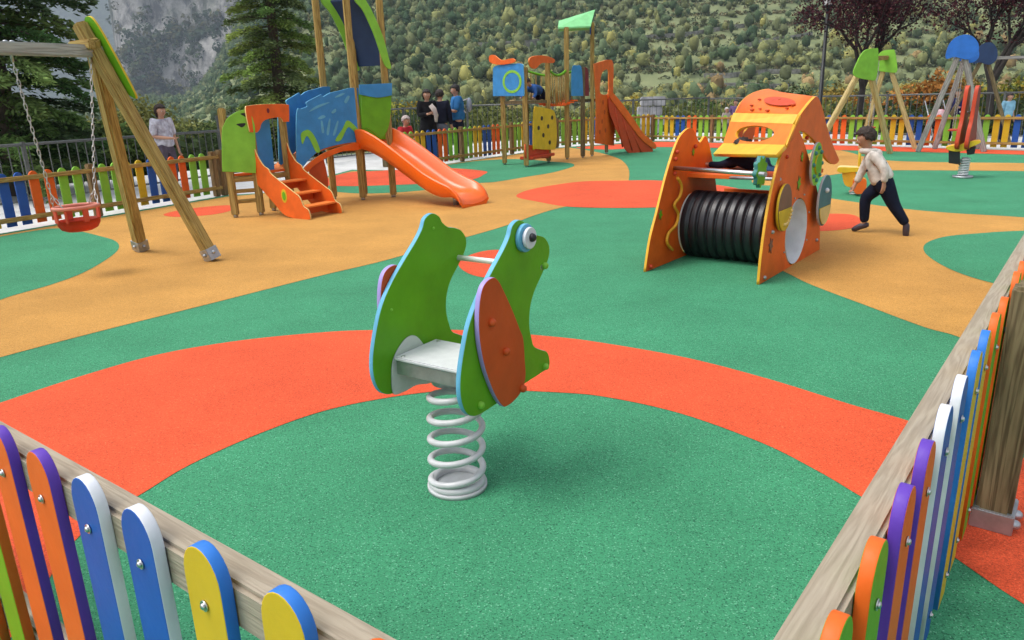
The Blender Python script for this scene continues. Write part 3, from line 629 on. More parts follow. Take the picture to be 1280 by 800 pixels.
best = min((abs(facing(mid+bd*q).t(117, 61)[0]), q) for q in [x*.01 for x in range(0, 120)])
k = best[1]; ap = mid+bd*k; ap.z = Zat(117, 61, ap)
sw = root('bucket_swing', tuple(mid), 'large wooden swing frame with a grey beam and one red bucket seat', 'swing')
capo = [(-.17, -.42), (-.24, -.40), (-.14, .02), (-.07, .21), (.0, .25), (.07, .21), (.14, .02), (.24, -.40), (.17, -.42), (0, -.30)]
plc = aframe(sw, f1, f2, ap, .22, .105, WY, True, capo, (PG, PY), 1)
if plc.n.dot(bd) > 0:  # board belongs on the side away from the beam
    o = [c for c in sw.children if c.name.startswith('cap_board')][0]; bpy.data.objects.remove(o)
    plate('cap_board', capo, plc, .022, (PG, PY), sw, off=-(.105/2+.014), bev=.003)
bm0 = ap-Vector((0, 0, .02)); bm1 = bm0+bd*2.9
beam('top_beam', bm0-bd*.1, bm1, .10, .09, WS, sw, bev=.012, side=(0, 0, 1))
beam('cross_block', ap+fd*-.10+bd*.06+Vector((0, 0, .03)), ap+fd*.22+bd*.06+Vector((0, 0, .03)), .08, .06, WY, sw)
f1b, f2b = f1+bd*(2.8+2*(-k)+k*0+2*k), f2+bd*(2.8+2*k-2*k+0)
f1b = f1+bd*(2.8+k*2-0*k); f2b = f2+bd*(2.8+k*2)
aframe(sw, f1b, f2b, bm0+bd*2.8, .22, .105, WY, True)
pb_ = Pl(bm0, (bd.x, bd.y))
ca = pb_.w(pb_.t(112, 70)[0], bm0.z-.05); cb = pb_.w(pb_.t(14, 68)[0], bm0.z-.05)
for c in (ca, cb):
    for e in (-.03, .03): MB().ico(c+bd*e*.8+Vector((0, 0, .10)), .02, (1, 1, .6)).build('bolt', GAL, sw)
    MB().tube([c+Vector((0, 0, .05)), c-Vector((0, 0, .05))], .012, 8).build('hanger', GAL, sw)
seatc = pb_.w((pb_.t(99, 278)[0]), 0); seatc.z = pb_.t(99, 258)[1]
stp = root('swing_seat_tmp', (0, 0, 0), 'x', 'x'); bpy.data.objects.remove(stp)
hw = .185; dp_ = .13; B_ = MB()
def sp(a, z): return seatc+bd*(hw*math.cos(a))+fd*(dp_*math.sin(a))+Vector((0, 0, z))
B_.tube([sp(2*math.pi*q/28, 0) for q in range(28)], .016, 8, closed=True); rim = B_.build('seat_rim', plastic('faded_red', (.72, .25, .18)), sw)
sb = bmesh.new(); prof = [(.98, -.105), (.93, -.15), (.80, -.185), (.55, -.205), (.0, -.21)]; NA = 28; rg = []
for s_, z in prof[:-1]: rg.append([sb.verts.new(seatc+bd*(hw*s_*math.cos(a))+fd*(dp_*s_*math.sin(a))+Vector((0, 0, z))) for a in [2*math.pi*q/NA for q in range(NA)]])
cv = sb.verts.new(seatc+Vector((0, 0, -.21)))
for a, b in zip(rg, rg[1:]):
    for q in range(NA): sb.faces.new((a[q], a[(q+1) % NA], b[(q+1) % NA], b[q]))
for q in range(NA): sb.faces.new((rg[-1][q], rg[-1][(q+1) % NA], cv))
r_ = bmesh.ops.solidify(sb, geom=sb.faces[:], thickness=.010); bmesh.ops.recalc_face_normals(sb, faces=sb.faces)
me = bpy.data.meshes.new('bucket_seat'); sb.to_mesh(me); sb.free(); link('bucket_seat', me, RUB, sw, smooth=True)
for a in (0, math.pi/2, math.pi, 3*math.pi/2, .62, 5.6):
    wv = .05 if a not in (.62, 5.6) else .022
    q0, q1 = sp(a, 0), seatc+bd*(hw*.97*math.cos(a))+fd*(dp_*.97*math.sin(a))+Vector((0, 0, -.12))
    beam('strap', q0, q1, wv, .014, RUB, sw, bev=.004, side=Vector((-math.sin(a), math.cos(a), 0)).x*bd+fd*math.cos(a) if True else None)
for c, sg in ((ca, -1), (cb, 1)):
    q = seatc+bd*hw*sg*1.0+Vector((0, 0, .13)); chain('chain', c-Vector((0, 0, .05)), q, sw)
    for e in (-1, 1): chain('chain', q, seatc+bd*hw*sg*.8+fd*e*dp_*.6, sw)

def far_swing(label, feet1, apx1, feet2, apx2, m, capm, capo, beammat, group='swings by the far fence', seatm=None):
    A1, A2 = W(*feet1[0]), W(*feet1[1]); B1, B2 = W(*feet2[0]), W(*feet2[1]); mA, mB_ = (A1+A2)/2, (B1+B2)/2
    def apex(mm, px):
        pl = facing(mm); s_, z = pl.t(*px); return pl.w(s_, z)
    rt = root('swing_frame', tuple(mA), label, 'swing', group); a, b = apex(mA, apx1), apex(mB_, apx2)
    aframe(rt, A1, A2, a, .05, .10, m, False, capo, capm, 1 if (Pl3(a, (A2-A1), (0, 0, 1)).n.y < 0) else -1)
    aframe(rt, B1, B2, b, .05, .10, m, False, [(p[0]*.8, p[1]*.8) for p in capo], capm, 1)
    beam('top_beam', a, b, .09, .09, beammat, rt, side=(0, 0, 1))
    c = (a+b)/2; L = (b-a).normalized()
    for sg in (-.2, .2):
        chain('chain', c+L*sg, c+L*sg*.9-Vector((0, 0, a.z-.50)), rt, .06)
    MB().box(c-Vector((0, 0, a.z-.48)), (.42, .17, .03), math.atan2(L.y, L.x), bev=.01).build('seat', RUB if not seatm else seatm, rt)
    return rt
gcap = [(-.30, -.30), (-.27, -.05), (-.14, .16), (.12, .20), (.19, .16), (.25, -.20), (.24, -.38), (.12, -.40)]
WPY = wood('pale_yellow_pine', (.58, .46, .22), (.36, .26, .10))
far_swing('lime green capped wooden swing frame just behind the running child', [(1014, 198), (1113, 192)], (1083, 74), [(1075, 186), (1144, 186.5)], (1109, 72), WPY, (PLG, PLG), gcap, WY)
bcap = [(-.28, -.22), (-.26, .02), (-.15, .17), (.02, .22), (.16, .17), (.27, .02), (.27, -.16), (.12, -.26), (-.12, -.20)]
WGP = wood('grey_pole', (.36, .34, .32), (.20, .18, .17))
far_swing('blue capped grey swing frame behind the red and yellow rocker', [(1147, 190), (1230, 190)], (1203, 58), [(1168, 186.5), (1222, 186.5)], (1208, 66), WGP, (plastic('bright_blue', (.03, .17, .62)),)*2, bcap, WGP)
# second blue swing outside the fence, its beam leaving the picture
q1, q2 = W(1168, 181), W(1262, 180.5); mm = (q1+q2)/2
def apx(mm, px): pl = facing(mm); s_, z = pl.t(*px); return pl.w(s_, z)
ap2 = apx(mm, (1232, 66)); sw2 = root('swing_frame', tuple(mm), 'dark swing frame outside the fence with a navy cap and a long grey beam', 'swing', 'swings by the far fence')
aframe(sw2, q1, q2, ap2, .05, .08, WD, False, [(p[0]*.8, p[1]) for p in bcap], (PNV, PNV), 1)
e2 = ap2+Vector((2.6, -.4, 0)); beam('top_beam', ap2-Vector((0, 0, .12)), e2-Vector((0, 0, .12)), .07, .07, WGP, sw2, side=(0, 0, 1))
aframe(sw2, q1+Vector((2.6, -.4, 0)), q2+Vector((2.6, -.4, 0)), e2, .05, .08, WD, False)

# ------------------------------------------------------------------ near play tower with bridge and orange slide
T = root('play_tower', tuple(W(454, 250)), 'low wooden play tower with blue wavy bridge, sail roof and wide orange slide', 'play tower')
a_ = W(295, 272); c_ = W(327, 269); sl0, sr0 = W(367, 279), W(407, 271)
acr = (sr0-sl0).normalized(); d_ = c_+acr*.52; b_ = a_+acr*.62
Ep, Fp, Gp = W(418, 249), W(454, 250), W(492, 246.4); Hp = Ep+Gp-Fp
ptop = {'a': Zat(277, 135, a_), 'c': Zat(311, 140, c_), 'E': Zat(397, -14, Ep), 'F': Zat(437, -12, Fp), 'G': Zat(484, 84, Gp)}
zL = Zat(300, 217, a_); zH = Zat(448, 178, Fp)
def post(p, z, m=WY, w=.085, par=None, side=None):
    p = Vector((p[0], p[1], 0)); o = beam('post', p+Vector((0, 0, .03)), p+Vector((0, 0, z)), w, w, m, par or T, bev=.014, side=side or (1, 0, 0))
    MB().tube([p, p+Vector((0, 0, .05))], .03, 10).build('post_foot', GAL, o); return o
post(a_, ptop['a']); post(c_, ptop['c']); post(d_, ptop['c']+.0); post(b_, ptop['a'])
fgd = (Gp-Fp).normalized()
post(Ep, ptop['E'], side=fgd); post(Fp, ptop['F'], side=fgd); post(Gp, ptop['F'], side=fgd); post(Hp, ptop['E'], side=fgd)
# decks
def deckpoly(name, P, z, th, m, par):
    bm = bmesh.new(); f = bm.faces.new([bm.verts.new((p[0], p[1], z)) for p in P]); bm.normal_update()
    if f.normal.z < 0: bmesh.ops.reverse_faces(bm, faces=[f])
    r = bmesh.ops.extrude_face_region(bm, geom=[f]); vs = [v for v in r['geom'] if isinstance(v, bmesh.types.BMVert)]; bmesh.ops.translate(bm, vec=(0, 0, -th), verts=vs)
    bmesh.ops.recalc_face_normals(bm, faces=bm.faces); me = bpy.data.meshes.new(name); bm.to_mesh(me); bm.free(); return link(name, me, m, par)
deckpoly('deck', [a_, c_, d_, b_], zL, .03, PO, T); deckpoly('deck', [Ep, Fp, Gp, Hp], zH, .04, PO, T)
for p, q in ((a_, c_), (c_, d_), (b_, a_)): beam('deck_beam', p+Vector((0, 0, zL-.07)), q+Vector((0, 0, zL-.07)), .07, .05, WY, T, side=(0, 0, 1))
for p, q in ((Ep, Fp), (Fp, Gp), (Gp, Hp), (Hp, Ep)): beam('deck_beam', p+Vector((0, 0, zH-.09)), q+Vector((0, 0, zH-.09)), .09, .05, WM, T, side=(0, 0, 1))
for z in (.20, .33): beam('brace', a_+Vector((0, 0, z)), c_+Vector((0, 0, z)), .05, .04, WY, T, side=(0, 0, 1))
# green panel a-c (on the outer side)
pac = Pl(a_, (c_-a_).to_2d()); osgn = 1 if pac.n.dot(Vector((0, -1, 0))) > 0 else -1
gp = pac.tr([(276.5, 168), (277, 214, 'c'), (319, 216, 'c'), (318, 165), (316, 152), (312, 141), (308, 137), (297, 139), (285, 146), (279, 156)])
plate('side_panel', gp, pac, .02, (PLG, PLG), T, off=osgn*.055)
for cpx in ((300, 156), (305, 143)):
    q = pac.t(*cpx); plate('panel_cutout', [(q[0]-.05, q[1]+.012), (q[0]+.05, q[1]+.02), (q[0]+.05, q[1]-.005), (q[0]+.01, q[1]-.03), (q[0]-.02, q[1]-.015)], pac, .002, (BLK, BLK), T, off=osgn*.0665, bev=.0004)
# orange gate c-d
pcd = Pl(c_, acr.to_2d()); L_ = .52; zt = Zat(311, 134, c_)
gs = 1 if pcd.n.dot(Vector((0, -1, 0))) > 0 else -1
gate = [(-.07, zt-.30, 'c'), (-.09, zt-.02), (-.02, zt+.02), (.25, zt+.03), (L_+.05, zt+.02), (L_+.08, zt-.03), (L_+.06, zt-.20, 'c'), (L_-.04, zt-.20, 'c'), (L_-.09, zt-.14), (.22, zt-.155), (.13, zt-.20), (.09, zt-.27), (.04, zt-.31, 'c')]
plate('gate_arch', gate, pcd, .022, (PO, PCR), T, off=gs*.055)
plate('gate_mark', circ((.25, zt-.05), .022, .03), pcd, .002, (PGD, PGD), T, off=gs*.068, bev=.0004)
# stairs
sdir = Vector((acr.y, -acr.x, 0)); sdir = sdir if sdir.y < 0 else -sdir
run = max(.45, (sl0-c_).dot(sdir)); print('stair run', run, 'zL', zL, 'zH', zH, 'widths', (sr0-sl0).length, (d_-c_).length, 'sdir', sdir, 'fgd', fgd, ptop)
for o0 in (-.02, L_+.0):
    ps = Pl(c_+acr*o0, sdir.to_2d()); r0 = run
    out = [(-.02, zL+.36), (.03, zL+.37), (.09, zL+.22), (.18, zL+.10), (.27, zL+.05), (.33, zL-.02), (r0*.72, zL*.62), (r0*.84, zL*.50), (r0*.90, zL*.30), (r0*.985, zL*.22), (r0+.01, .02), (r0-.04, .0, 'c'), (r0*.70, .0, 'c'), (r0*.5, .04), (r0*.3, zL*.35), (.04, zL-.16), (-.03, zL-.12), (-.04, zL+.1)]
    st = plate('stair_side', out, ps, .02, (PO, PCR), T, off=0)
    if o0 < 0:
        q = (r0*.55, zL*.50); sg = 1 if ps.n.dot(-acr) > 0 else -1
        for rx, rz, mm_ in ((.05, .085, PY), (.03, .055, PG)): plate('leaf_mark', circ(q, rx, rz, 14), ps, .003, (mm_, mm_), st, off=sg*(.0115+(.003 if mm_ is PG else 0)), bev=.0005)
for k in range(3):
    z = zL*(.26+.25*k); s_ = run*(.83-.27*k); MB().box(c_+acr*(L_/2-.01)+sdir*s_+Vector((0, 0, z)), (.17, L_, .022), math.atan2(sdir.y, sdir.x)).build('stair_tread', PLO, T)
    MB().box(c_+acr*(L_/2-.01)+sdir*(s_-.08)+Vector((0, 0, z-.06)), (.014, L_, .10), math.atan2(sdir.y, sdir.x)).build('stair_riser', PO, T)
# bridge panels and ramp
pdF = Pl(d_, (Fp-d_).to_2d()); Lb = (Vector((Fp.x, Fp.y, 0))-Vector((d_.x, d_.y, 0))).length; ns = 1 if pdF.n.dot(Vector((0, -1, 0))) > 0 else -1
pan = pdF.tr([(369, 206, 'c'), (369, 142), (375, 136), (382, 133), (381, 128), (390, 123), (400, 118), (402, 121), (411, 116), (424, 113), (436, 110), (446, 110, 'c'), (446, 177, 'c'), (425, 180), (400, 187), (385, 199), (376, 209)])
plate('bridge_panel', pan, pdF, .02, (PB, PLB), T, off=ns*.03)
for ch in ([(374, 168), (379, 163), (385, 163), (392, 172), (398, 188), (393, 190), (386, 176), (381, 170), (376, 180)], [(417, 175), (426, 161), (431, 151), (437, 153), (446, 163), (446, 170), (437, 161), (432, 160), (424, 175)]):
    plate('panel_chevron', pdF.tr(ch), pdF, .006, (PLG, PLG), T, off=ns*.044, bev=.001)
for ch in ([(384, 140), (392, 133), (403, 129), (410, 128), (402, 132), (393, 136)], [(416, 122), (424, 117), (429, 117), (422, 121)], [(395, 148), (401, 144), (405, 146), (399, 149)], [(428, 127), (432, 120), (435, 121), (431, 129)], [(406, 166), (409, 150), (411, 150), (409, 168)], [(412, 140), (417, 136), (418, 139), (414, 142)], [(414, 168), (419, 152), (421, 153), (417, 168)], [(400, 165), (399, 152), (401, 152), (403, 165)]):
    plate('panel_wave', pdF.tr(ch), pdF, .004, (PLB, PLB), T, off=ns*.043, bev=.001, n=3)
bp0 = b_; pbE = Pl(b_, (Ep-b_).to_2d()); Lf = (Vector((Ep.x, Ep.y, 0))-Vector((b_.x, b_.y, 0))).length
far_p = [(p[0]*Lf/Lb, p[1]+.03)+tuple(p[2:]) for p in pan]
plate('back_panel', [(-.40, zL-.08, 'c'), (.02, zL-.08, 'c'), (.02, pan[1][1]+.02), (-.15, pan[1][1]+.0), (-.38, pan[1][1]-.12)], pbE, .02, (PB, PLB), T, off=.066*(1 if pbE.n.dot(Vector((0, -1, 0))) > 0 else -1))
plate('bridge_panel', far_p, pbE, .02, (PB, PLB), T, off=.065*(1 if pbE.n.dot(Vector((0, -1, 0))) > 0 else -1))
rim_t = [pdF.t(*q) for q in ((376, 212), (384, 203), (400, 192), (420, 184), (445, 178))]
rim_o = rim_t+[pdF.t(*q) for q in ((445, 187), (425, 189), (403, 198), (388, 208), (380, 216))]
plate('ramp_side', rim_o, pdF, .03, (PO, PLO), T, off=ns*.06)
plate('ramp_support', pdF.tr([(383, 207, 'c'), (403, 199, 'c'), (408, 222), (408, 242, 'c'), (398, 243, 'c'), (391, 232), (386, 219)]), pdF, .022, (PDO, PCR), T, off=ns*.03)
# curved ramp floor between the two panels
bm = bmesh.new(); rows = []
for k in range(13):
    t = k/12; z = lerp(zL, zH, t)+.10*math.sin(math.pi*t); pn = d_.lerp(Fp, t); pf = b_.lerp(Ep, t)
    rows.append([bm.verts.new((pn.x, pn.y, z)), bm.verts.new((pf.x, pf.y, z)), bm.verts.new((pf.x, pf.y, z-.035)), bm.verts.new((pn.x, pn.y, z-.035))])
for a, b in zip(rows, rows[1:]):
    for k in range(4): bm.faces.new((a[k], b[k], b[(k+1) % 4], a[(k+1) % 4]))
bmesh.ops.recalc_face_normals(bm, faces=bm.faces); me = bpy.data.meshes.new('bridge_deck'); bm.to_mesh(me); bm.free(); link('bridge_deck', me, PLO, T)
# front panel above the slide
pFG = Pl(Fp, fgd.to_2d()); fs = 1 if pFG.n.dot(Vector((0, -1, 0))) > 0 else -1
plate('front_panel', pFG.tr([(447, 118, 'c'), (447, 106, 'c'), (488, 104, 'c'), (488, 119, 'c'), (470, 122)]), pFG, .02, (PB, PLB), T, off=fs*.058)
plate('front_panel', pFG.tr([(450, 119, 'c'), (488, 119, 'c'), (487, 140), (484, 160), (476, 172), (467, 166), (458, 160), (451, 161, 'c')]), pFG, .02, (PG, PLG), T, off=fs*.036)
pEF = Pl(Fp, (Ep-Fp).to_2d()); LE = (Ep-Fp).length
plate('side_panel', [(0, zH+.02, 'c'), (LE, zH+.02, 'c'), (LE, zH+.62), (LE*.5, zH+.72), (0, zH+.66)], Pl(Gp, (Hp-Gp).to_2d()), .02, (PG, PLG), T, off=0)
# sail roof: two arched ribs and a curved navy sheet
arc = [pFG.t(*q) for q in ((432, -34), (447, -12), (463, 14), (476, 44), (484, 72), (487, 86))]
arc_in = [pFG.t(*q) for q in ((480, 83), (474, 68), (465, 42), (452, 14), (440, -2))]
mirror = LE
def rib(pl, off): return plate('roof_rib', arc+arc_in, pl, .03, (PLG, PLG), T, off=off)
rib(pFG, fs*.05); pEH = Pl(Ep, fgd.to_2d()); rib(pEH, -fs*.02)
for side_arc in (arc,):
    q = crom(side_arc, 4, closed=False); bm = bmesh.new(); rows = []
    cut = [p for p in q if Zat(470, 68, Fp)-.1 < p[1] < Zat(437, -12, Fp)]
    for s_, z in cut:
        z -= .03; A, Bq = pFG.w(s_, z, fs*.03), pEH.w(s_, z, 0); rows.append([bm.verts.new(A), bm.verts.new(Bq), bm.verts.new(Bq-Vector((0, 0, .02))), bm.verts.new(A-Vector((0, 0, .02)))])
    for a, b in zip(rows, rows[1:]):
        for k in range(4): bm.faces.new((a[k], b[k], b[(k+1) % 4], a[(k+1) % 4]))
    for e in (rows[0], rows[-1]): bm.faces.new(e)
    bmesh.ops.recalc_face_normals(bm, faces=bm.faces); me = bpy.data.meshes.new('roof_sheet'); bm.to_mesh(me); bm.free(); link('roof_sheet', me, PNV, T)
# slide
def slide(rt, A, Bq, dirv, prof, wall, m, th=.02, name='slide', flare=.0, mb=None, under=None):
    """A,B top corners on the ground; prof [(s, z_bed, wall height)] along dirv"""
    ac = (Bq-A); Wd = ac.length; ac = ac.normalized(); pr = []
    ss = crom([(p[0], p[1]) for p in prof], 5, closed=False); hh = crom([(p[0], p[2]) for p in prof], 5, closed=False)
    bm = bmesh.new(); rows = []
    for (s_, z), (_, h) in zip(ss, hh):
        sec = [(-.03, h-(.02 if mb is None else .07)), (-.025, h), (0, h+.004), (.02, h-.01), (.045, h*.35), (.09, .02), (.16, .0), (Wd-.16, .0), (Wd-.09, .02), (Wd-.045, h*.35), (Wd-.02, h-.01), (Wd, h+.004), (Wd+.025, h), (Wd+.03, h-.02),
               (Wd+.012, h*.3), (Wd-.03, -.03), (Wd-.10, -.035), (.10, -.035), (.03, -.03), (-.012, h*.3)]
        rows.append([bm.verts.new(A+dirv*s_+ac*x+Vector((0, 0, z+y))) for x, y in sec])
    n = len(rows[0])
    for a, b in zip(rows, rows[1:]):
        for k in range(n):
            f = bm.faces.new((a[k], b[k], b[(k+1) % n], a[(k+1) % n])); f.smooth = True
            if mb is not None and k >= 13: f.material_index = 1
    # end caps as strips
    for e in (rows[0], rows[-1]):
        for k in range(9):
            try: bm.faces.new((e[k], e[k+1], e[(19-k) % n] if k else e[19], e[(20-k) % n if k else 0])) if k else None
            except Exception: pass
    bmesh.ops.recalc_face_normals(bm, faces=bm.faces); me = bpy.data.meshes.new(name); bm.to_mesh(me); bm.free()
    return link(name, me, [m]+([mb] if mb is not None else []), rt)
sdv = Vector((fgd.y, -fgd.x, 0)); sdv = sdv if sdv.y < 0 else -sdv
end = (W(573, 256.5, .03)+W(606, 252.5, .03))/2; topm = (Fp+Gp)/2; Ls = (end-topm).dot(sdv)
off_lat = (end-topm).dot(fgd); print('slide len', Ls, 'lateral', off_lat)
sdv = (Vector((end.x, end.y, 0))-Vector((topm.x, topm.y, 0))).normalized(); Ls = (end-topm).length
fgs = Vector((-sdv.y, sdv.x, 0)); fgs = fgs if fgs.dot(fgd) > 0 else -fgs
wS = .56; A_ = topm-fgs*wS/2; B_2 = topm+fgs*wS/2; A_.z = 0; B_2.z = 0
prof = [(-.05, zH-.06, .24), (.12, zH-.08, .25), (Ls*.25, lerp(zH, .10, .28), .24), (Ls*.5, lerp(zH, .10, .60), .23), (Ls*.68, lerp(zH, .10, .82), .21), (Ls*.82, .16, .18), (Ls*.93, .165, .11), (Ls, .10, .08), (Ls+.05, .03, .05)]
slide(T, A_, B_2, sdv, prof, .15, SLO)
MB().tube([A_+sdv*(Ls-.25)+fgs*.25+Vector((0, 0, .15)), A_+sdv*(Ls-.25)+fgs*.25], .04, 10).build('slide_foot', GAL, T)

# ------------------------------------------------------------------ far play tower
T2 = root('play_tower', tuple(W(658, 209)), 'far wooden play tower with climbing wall, rope bridge and green pitched roof', 'play tower')
p1, p2, p3 = W(631, 206), W(658, 209), W(686, 203); p4 = p1+p3-p2
z2 = Zat(658, 126, p2)
for p, px in ((p1, (623, 82)), (p2, (655, 84)), (p3, (681, 72)), (p4, (652, 84))): post(p, Zat(px[0], px[1], p), WM if p in (p4,) else WY, .10, T2)
deckpoly('deck', [p1, p2, p3, p4], z2, .06, WD, T2)
pl12 = Pl(p1, (p2-p1).to_2d()); n12 = 1 if pl12.n.dot(Vector((0, -1, 0))) > 0 else -1
bp_ = pl12.tr([(620, 120, 'c'), (620, 92), (622, 83), (640, 80), (656, 80), (658, 88), (659, 120, 'c')])
bo = plate('side_panel', bp_, pl12, .02, (PB, PLB), T2, off=n12*.065)
cc = pl12.t(644, 102); ro_, ri_ = .22, .17
plate('ring_mark', circ(cc, ro_*1.6, ro_, n=24), pl12, .004, (PLG, PLG), bo, holes=[circ(cc, ri_*1.6, ri_, n=24)], off=n12*.079, straight=True, bev=.001)
for q, t in (([(617, 70), (623, 69), (632, 75), (646, 73), (648, 78), (630, 81), (618, 78)], 0), ([(656, 74), (664, 70), (676, 70), (687, 74), (686, 79), (672, 79), (664, 86), (658, 84)], 1)):
    pl = pl12 if t == 0 else Pl(p2, (p3-p2).to_2d()); s_ = 1 if pl.n.dot(Vector((0, -1, 0))) > 0 else -1
    plate('top_board', pl.tr(q), pl, .03, (PO, PLO), T2, off=s_*.09)
pl23 = Pl(p2, (p3-p2).to_2d()); n23 = 1 if pl23.n.dot(Vector((0, -1, 0))) > 0 else -1
cw = plate('climbing_wall', pl23.tr([(663, 137), (668, 134), (680, 136), (688, 140), (691, 160), (690, 184), (684, 187), (665, 186), (662, 183)]), pl23, .03, (PY, PY), T2, off=n23*.08)
for h in ((672, 148), (680, 158), (674, 169), (682, 178), (685, 147), (668, 160)):
    q = pl23.t(*h); plate('hand_hole', circ(q, .055, .045), pl23, .004, (BLK, BLK), cw, off=n23*.0975, bev=.001)
plate('low_panel', pl23.tr([(655, 180, 'c'), (687, 187, 'c'), (687, 198, 'c'), (655, 198, 'c')]), pl23, .02, (PR, PO), T2, off=n23*.02)
beam('step', p2+Vector((0, 0, Zat(658, 198, p2))), p3+Vector((0, 0, Zat(658, 198, p2))), .06, .30, PR, T2, side=(0, 0, 1))
q1, q2_, q3, q4_ = W(709, 199), W(728.5, 197), W(740, 195.5), W(758, 192); qb = q1+q3-q2_
post(q1, Zat(702, 34, q1), WY, .10, T2); post(q2_, Zat(726, 85, q2_), WD, .10, T2); post(q3, Zat(738, 28, q3), WY, .085, T2); post(q4_, Zat(757, 125, q4_), WD, .08, T2)
z3 = Zat(728, 124, q2_); deckpoly('deck', [q1, q2_, q3, qb], z3, .06, WD, T2); deckpoly('deck', [q2_, q4_, q4_+(qb-q2_)*.6, q3], z3, .06, WD, T2)
plq = Pl(q1, (q2_-q1).to_2d()); nq = 1 if plq.n.dot(Vector((0, -1, 0))) > 0 else -1
plate('side_panel', plq.tr([(711, 120, 'c'), (712, 86), (718, 82), (724, 86), (726, 120, 'c')]), plq, .02, (PB, PLB), T2, off=nq*.07)
plate('side_panel', Pl(q2_, (q3-q2_).to_2d()).tr([(727, 120, 'c'), (727, 90), (731, 84), (735, 90), (736, 120, 'c')]), Pl(q2_, (q3-q2_).to_2d()), .02, (PGD, PGD), T2, off=0)
# pitched roof
rz0, rz1 = Zat(702, 36, q1), Zat(702, 22, q1); rc = (q1+q3)/2; ru = (q3-q1).normalized(); rv = Vector((ru.y, -ru.x, 0)); rv = rv if rv.y < 0 else -rv
bm = bmesh.new(); hl = (q3-q1).length/2+.12
plr = facing(rc); A, Bv, Cv, Dv = [plr.w(*plr.t(*q)) for q in ((698, 36), (698.5, 26), (743.5, 12), (738, 34))]
rv = Vector((-rc.x, -rc.y, 0)).normalized()
for sg in (-1, 1):
    vs = [A+rv*.34*(1 if sg < 0 else -1), Bv, Cv, Dv+rv*.34*(1 if sg < 0 else -1)]
    top = [bm.verts.new(v) for v in vs]; bot = [bm.verts.new(v-Vector((0, 0, .03))) for v in vs]
    bm.faces.new(top); bm.faces.new(bot[::-1])
    for k in range(4): bm.faces.new((top[k], top[(k+1) % 4], bot[(k+1) % 4], bot[k]))
bmesh.ops.recalc_face_normals(bm, faces=bm.faces); me = bpy.data.meshes.new('roof'); bm.to_mesh(me); bm.free(); link('roof', me, plastic('mint_board', (.22, .62, .25)), T2)
plate('gable_board', [(-.16, .0), (-.10, .22), (0, .30), (.10, .22), (.16, 0)], Pl3(Dv-Vector((0, 0, .12)), rv, (0, 0, 1)), .02, (PDB, PDB), T2)
# rope bridge between the towers
for a, b in ((p3, q1), (p4, qb)):
    h0, h1 = Vector((0, 0, z2)), Vector((0, 0, z3)); pts = [(a+h0).lerp(b+h1, t)-Vector((0, 0, .12*math.sin(math.pi*t))) for t in [k/10 for k in range(11)]]
    up = Vector((0, 0, .62)); MB().tube([p+up for p in pts], .025, 8).build('rope_rail', PG, T2)
    bb = MB()
    for k in range(1, 10): bb.tube([pts[k], pts[k]+up], .014, 6)
    bb.build('rope_netting', WY, T2)
for k in range(9):
    t = (k+.5)/9; c = (p3+p4)/2; e = (q1+qb)/2; pos = c.lerp(e, t)+Vector((0, 0, lerp(z2, z3, t)-.12*math.sin(math.pi*t)))
    dd = (e-c); MB().box(pos, (dd.length/9*.8, .5, .03), math.atan2(dd.y, dd.x)).build('bridge_plank', PO, T2)
# slide entry board + slide
p34 = Pl(q3, (q4_-q3).to_2d()); n34 = 1 if p34.n.dot(Vector((0, -1, 0))) > 0 else -1
eb = p34.tr([(739, 80, 'c'), (748, 77), (757, 75), (763, 80), (763, 118), (765, 150), (764, 182, 'c'), (741, 179, 'c'), (742, 130)])
win = p34.tr([(746, 112), (748, 94), (752, 88), (757, 88), (757.5, 104), (757, 117), (749, 118)])
ebo = plate('slide_entry_board', eb, p34, .03, (PO, PLO), T2, holes=[win], off=n34*.06)
for h in ((750, 128), (752, 140), (749, 152), (753, 163), (746, 165)):
    q = p34.t(*h); plate('hand_hole', circ(q, .045, .05), p34, .004, (PDO, PDO), ebo, off=n34*.0775, bev=.001)
g0 = Vector(((q4_.x+q3.x)/2+.15, (q4_.y+q3.y)/2+.25, 0)); ge = W(816, 189); gd = (ge-g0); gL = gd.length; gd.normalize(); gn = Vector((-gd.y, gd.x, 0)); gn = gn if gn.y > 0 else -gn
zt3 = Zat(764, 118, q4_)
A3, B3 = W(762, 190), None; A3 = g0-gn*.05; B3 = A3+gn*.5
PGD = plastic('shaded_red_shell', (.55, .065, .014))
gL2 = (Vector((ge.x, ge.y, 0))-A3).dot(gd)
prof2 = [(0, zt3-.38, .36), (.15, zt3-.42, .36), (gL2*.3, zt3*.50, .34), (gL2*.55, zt3*.24, .30), (gL2*.70, .14, .24), (gL2*.85, .12, .16), (gL2, .10, .06)]
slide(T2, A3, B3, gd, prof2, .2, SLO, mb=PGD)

pss = Pl(A3-gn*.045, gd.to_2d()); sg_ = 1 if pss.n.dot(-gn) > 0 else -1
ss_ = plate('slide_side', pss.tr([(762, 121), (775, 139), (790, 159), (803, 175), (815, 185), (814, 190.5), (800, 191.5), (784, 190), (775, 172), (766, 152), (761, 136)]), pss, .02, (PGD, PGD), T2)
plate('slide_rim', pss.tr([(761, 112), (775, 127), (792, 150), (803, 166), (812, 174), (819, 181), (817, 186), (803, 176), (790, 160), (775, 140), (762, 122)]), pss, .06, (PO, PLO), T2, off=sg_*.012)
for a, b in (((768, 134), (778, 184)), ((778, 147), (790, 188)), ((790, 163), (801, 190))):
    MB().tube([pss.w(*pss.t(*a), sg_*.012), pss.w(*pss.t(*b), sg_*.012)], .016, 6).build('slide_stiffener', PGD, ss_)

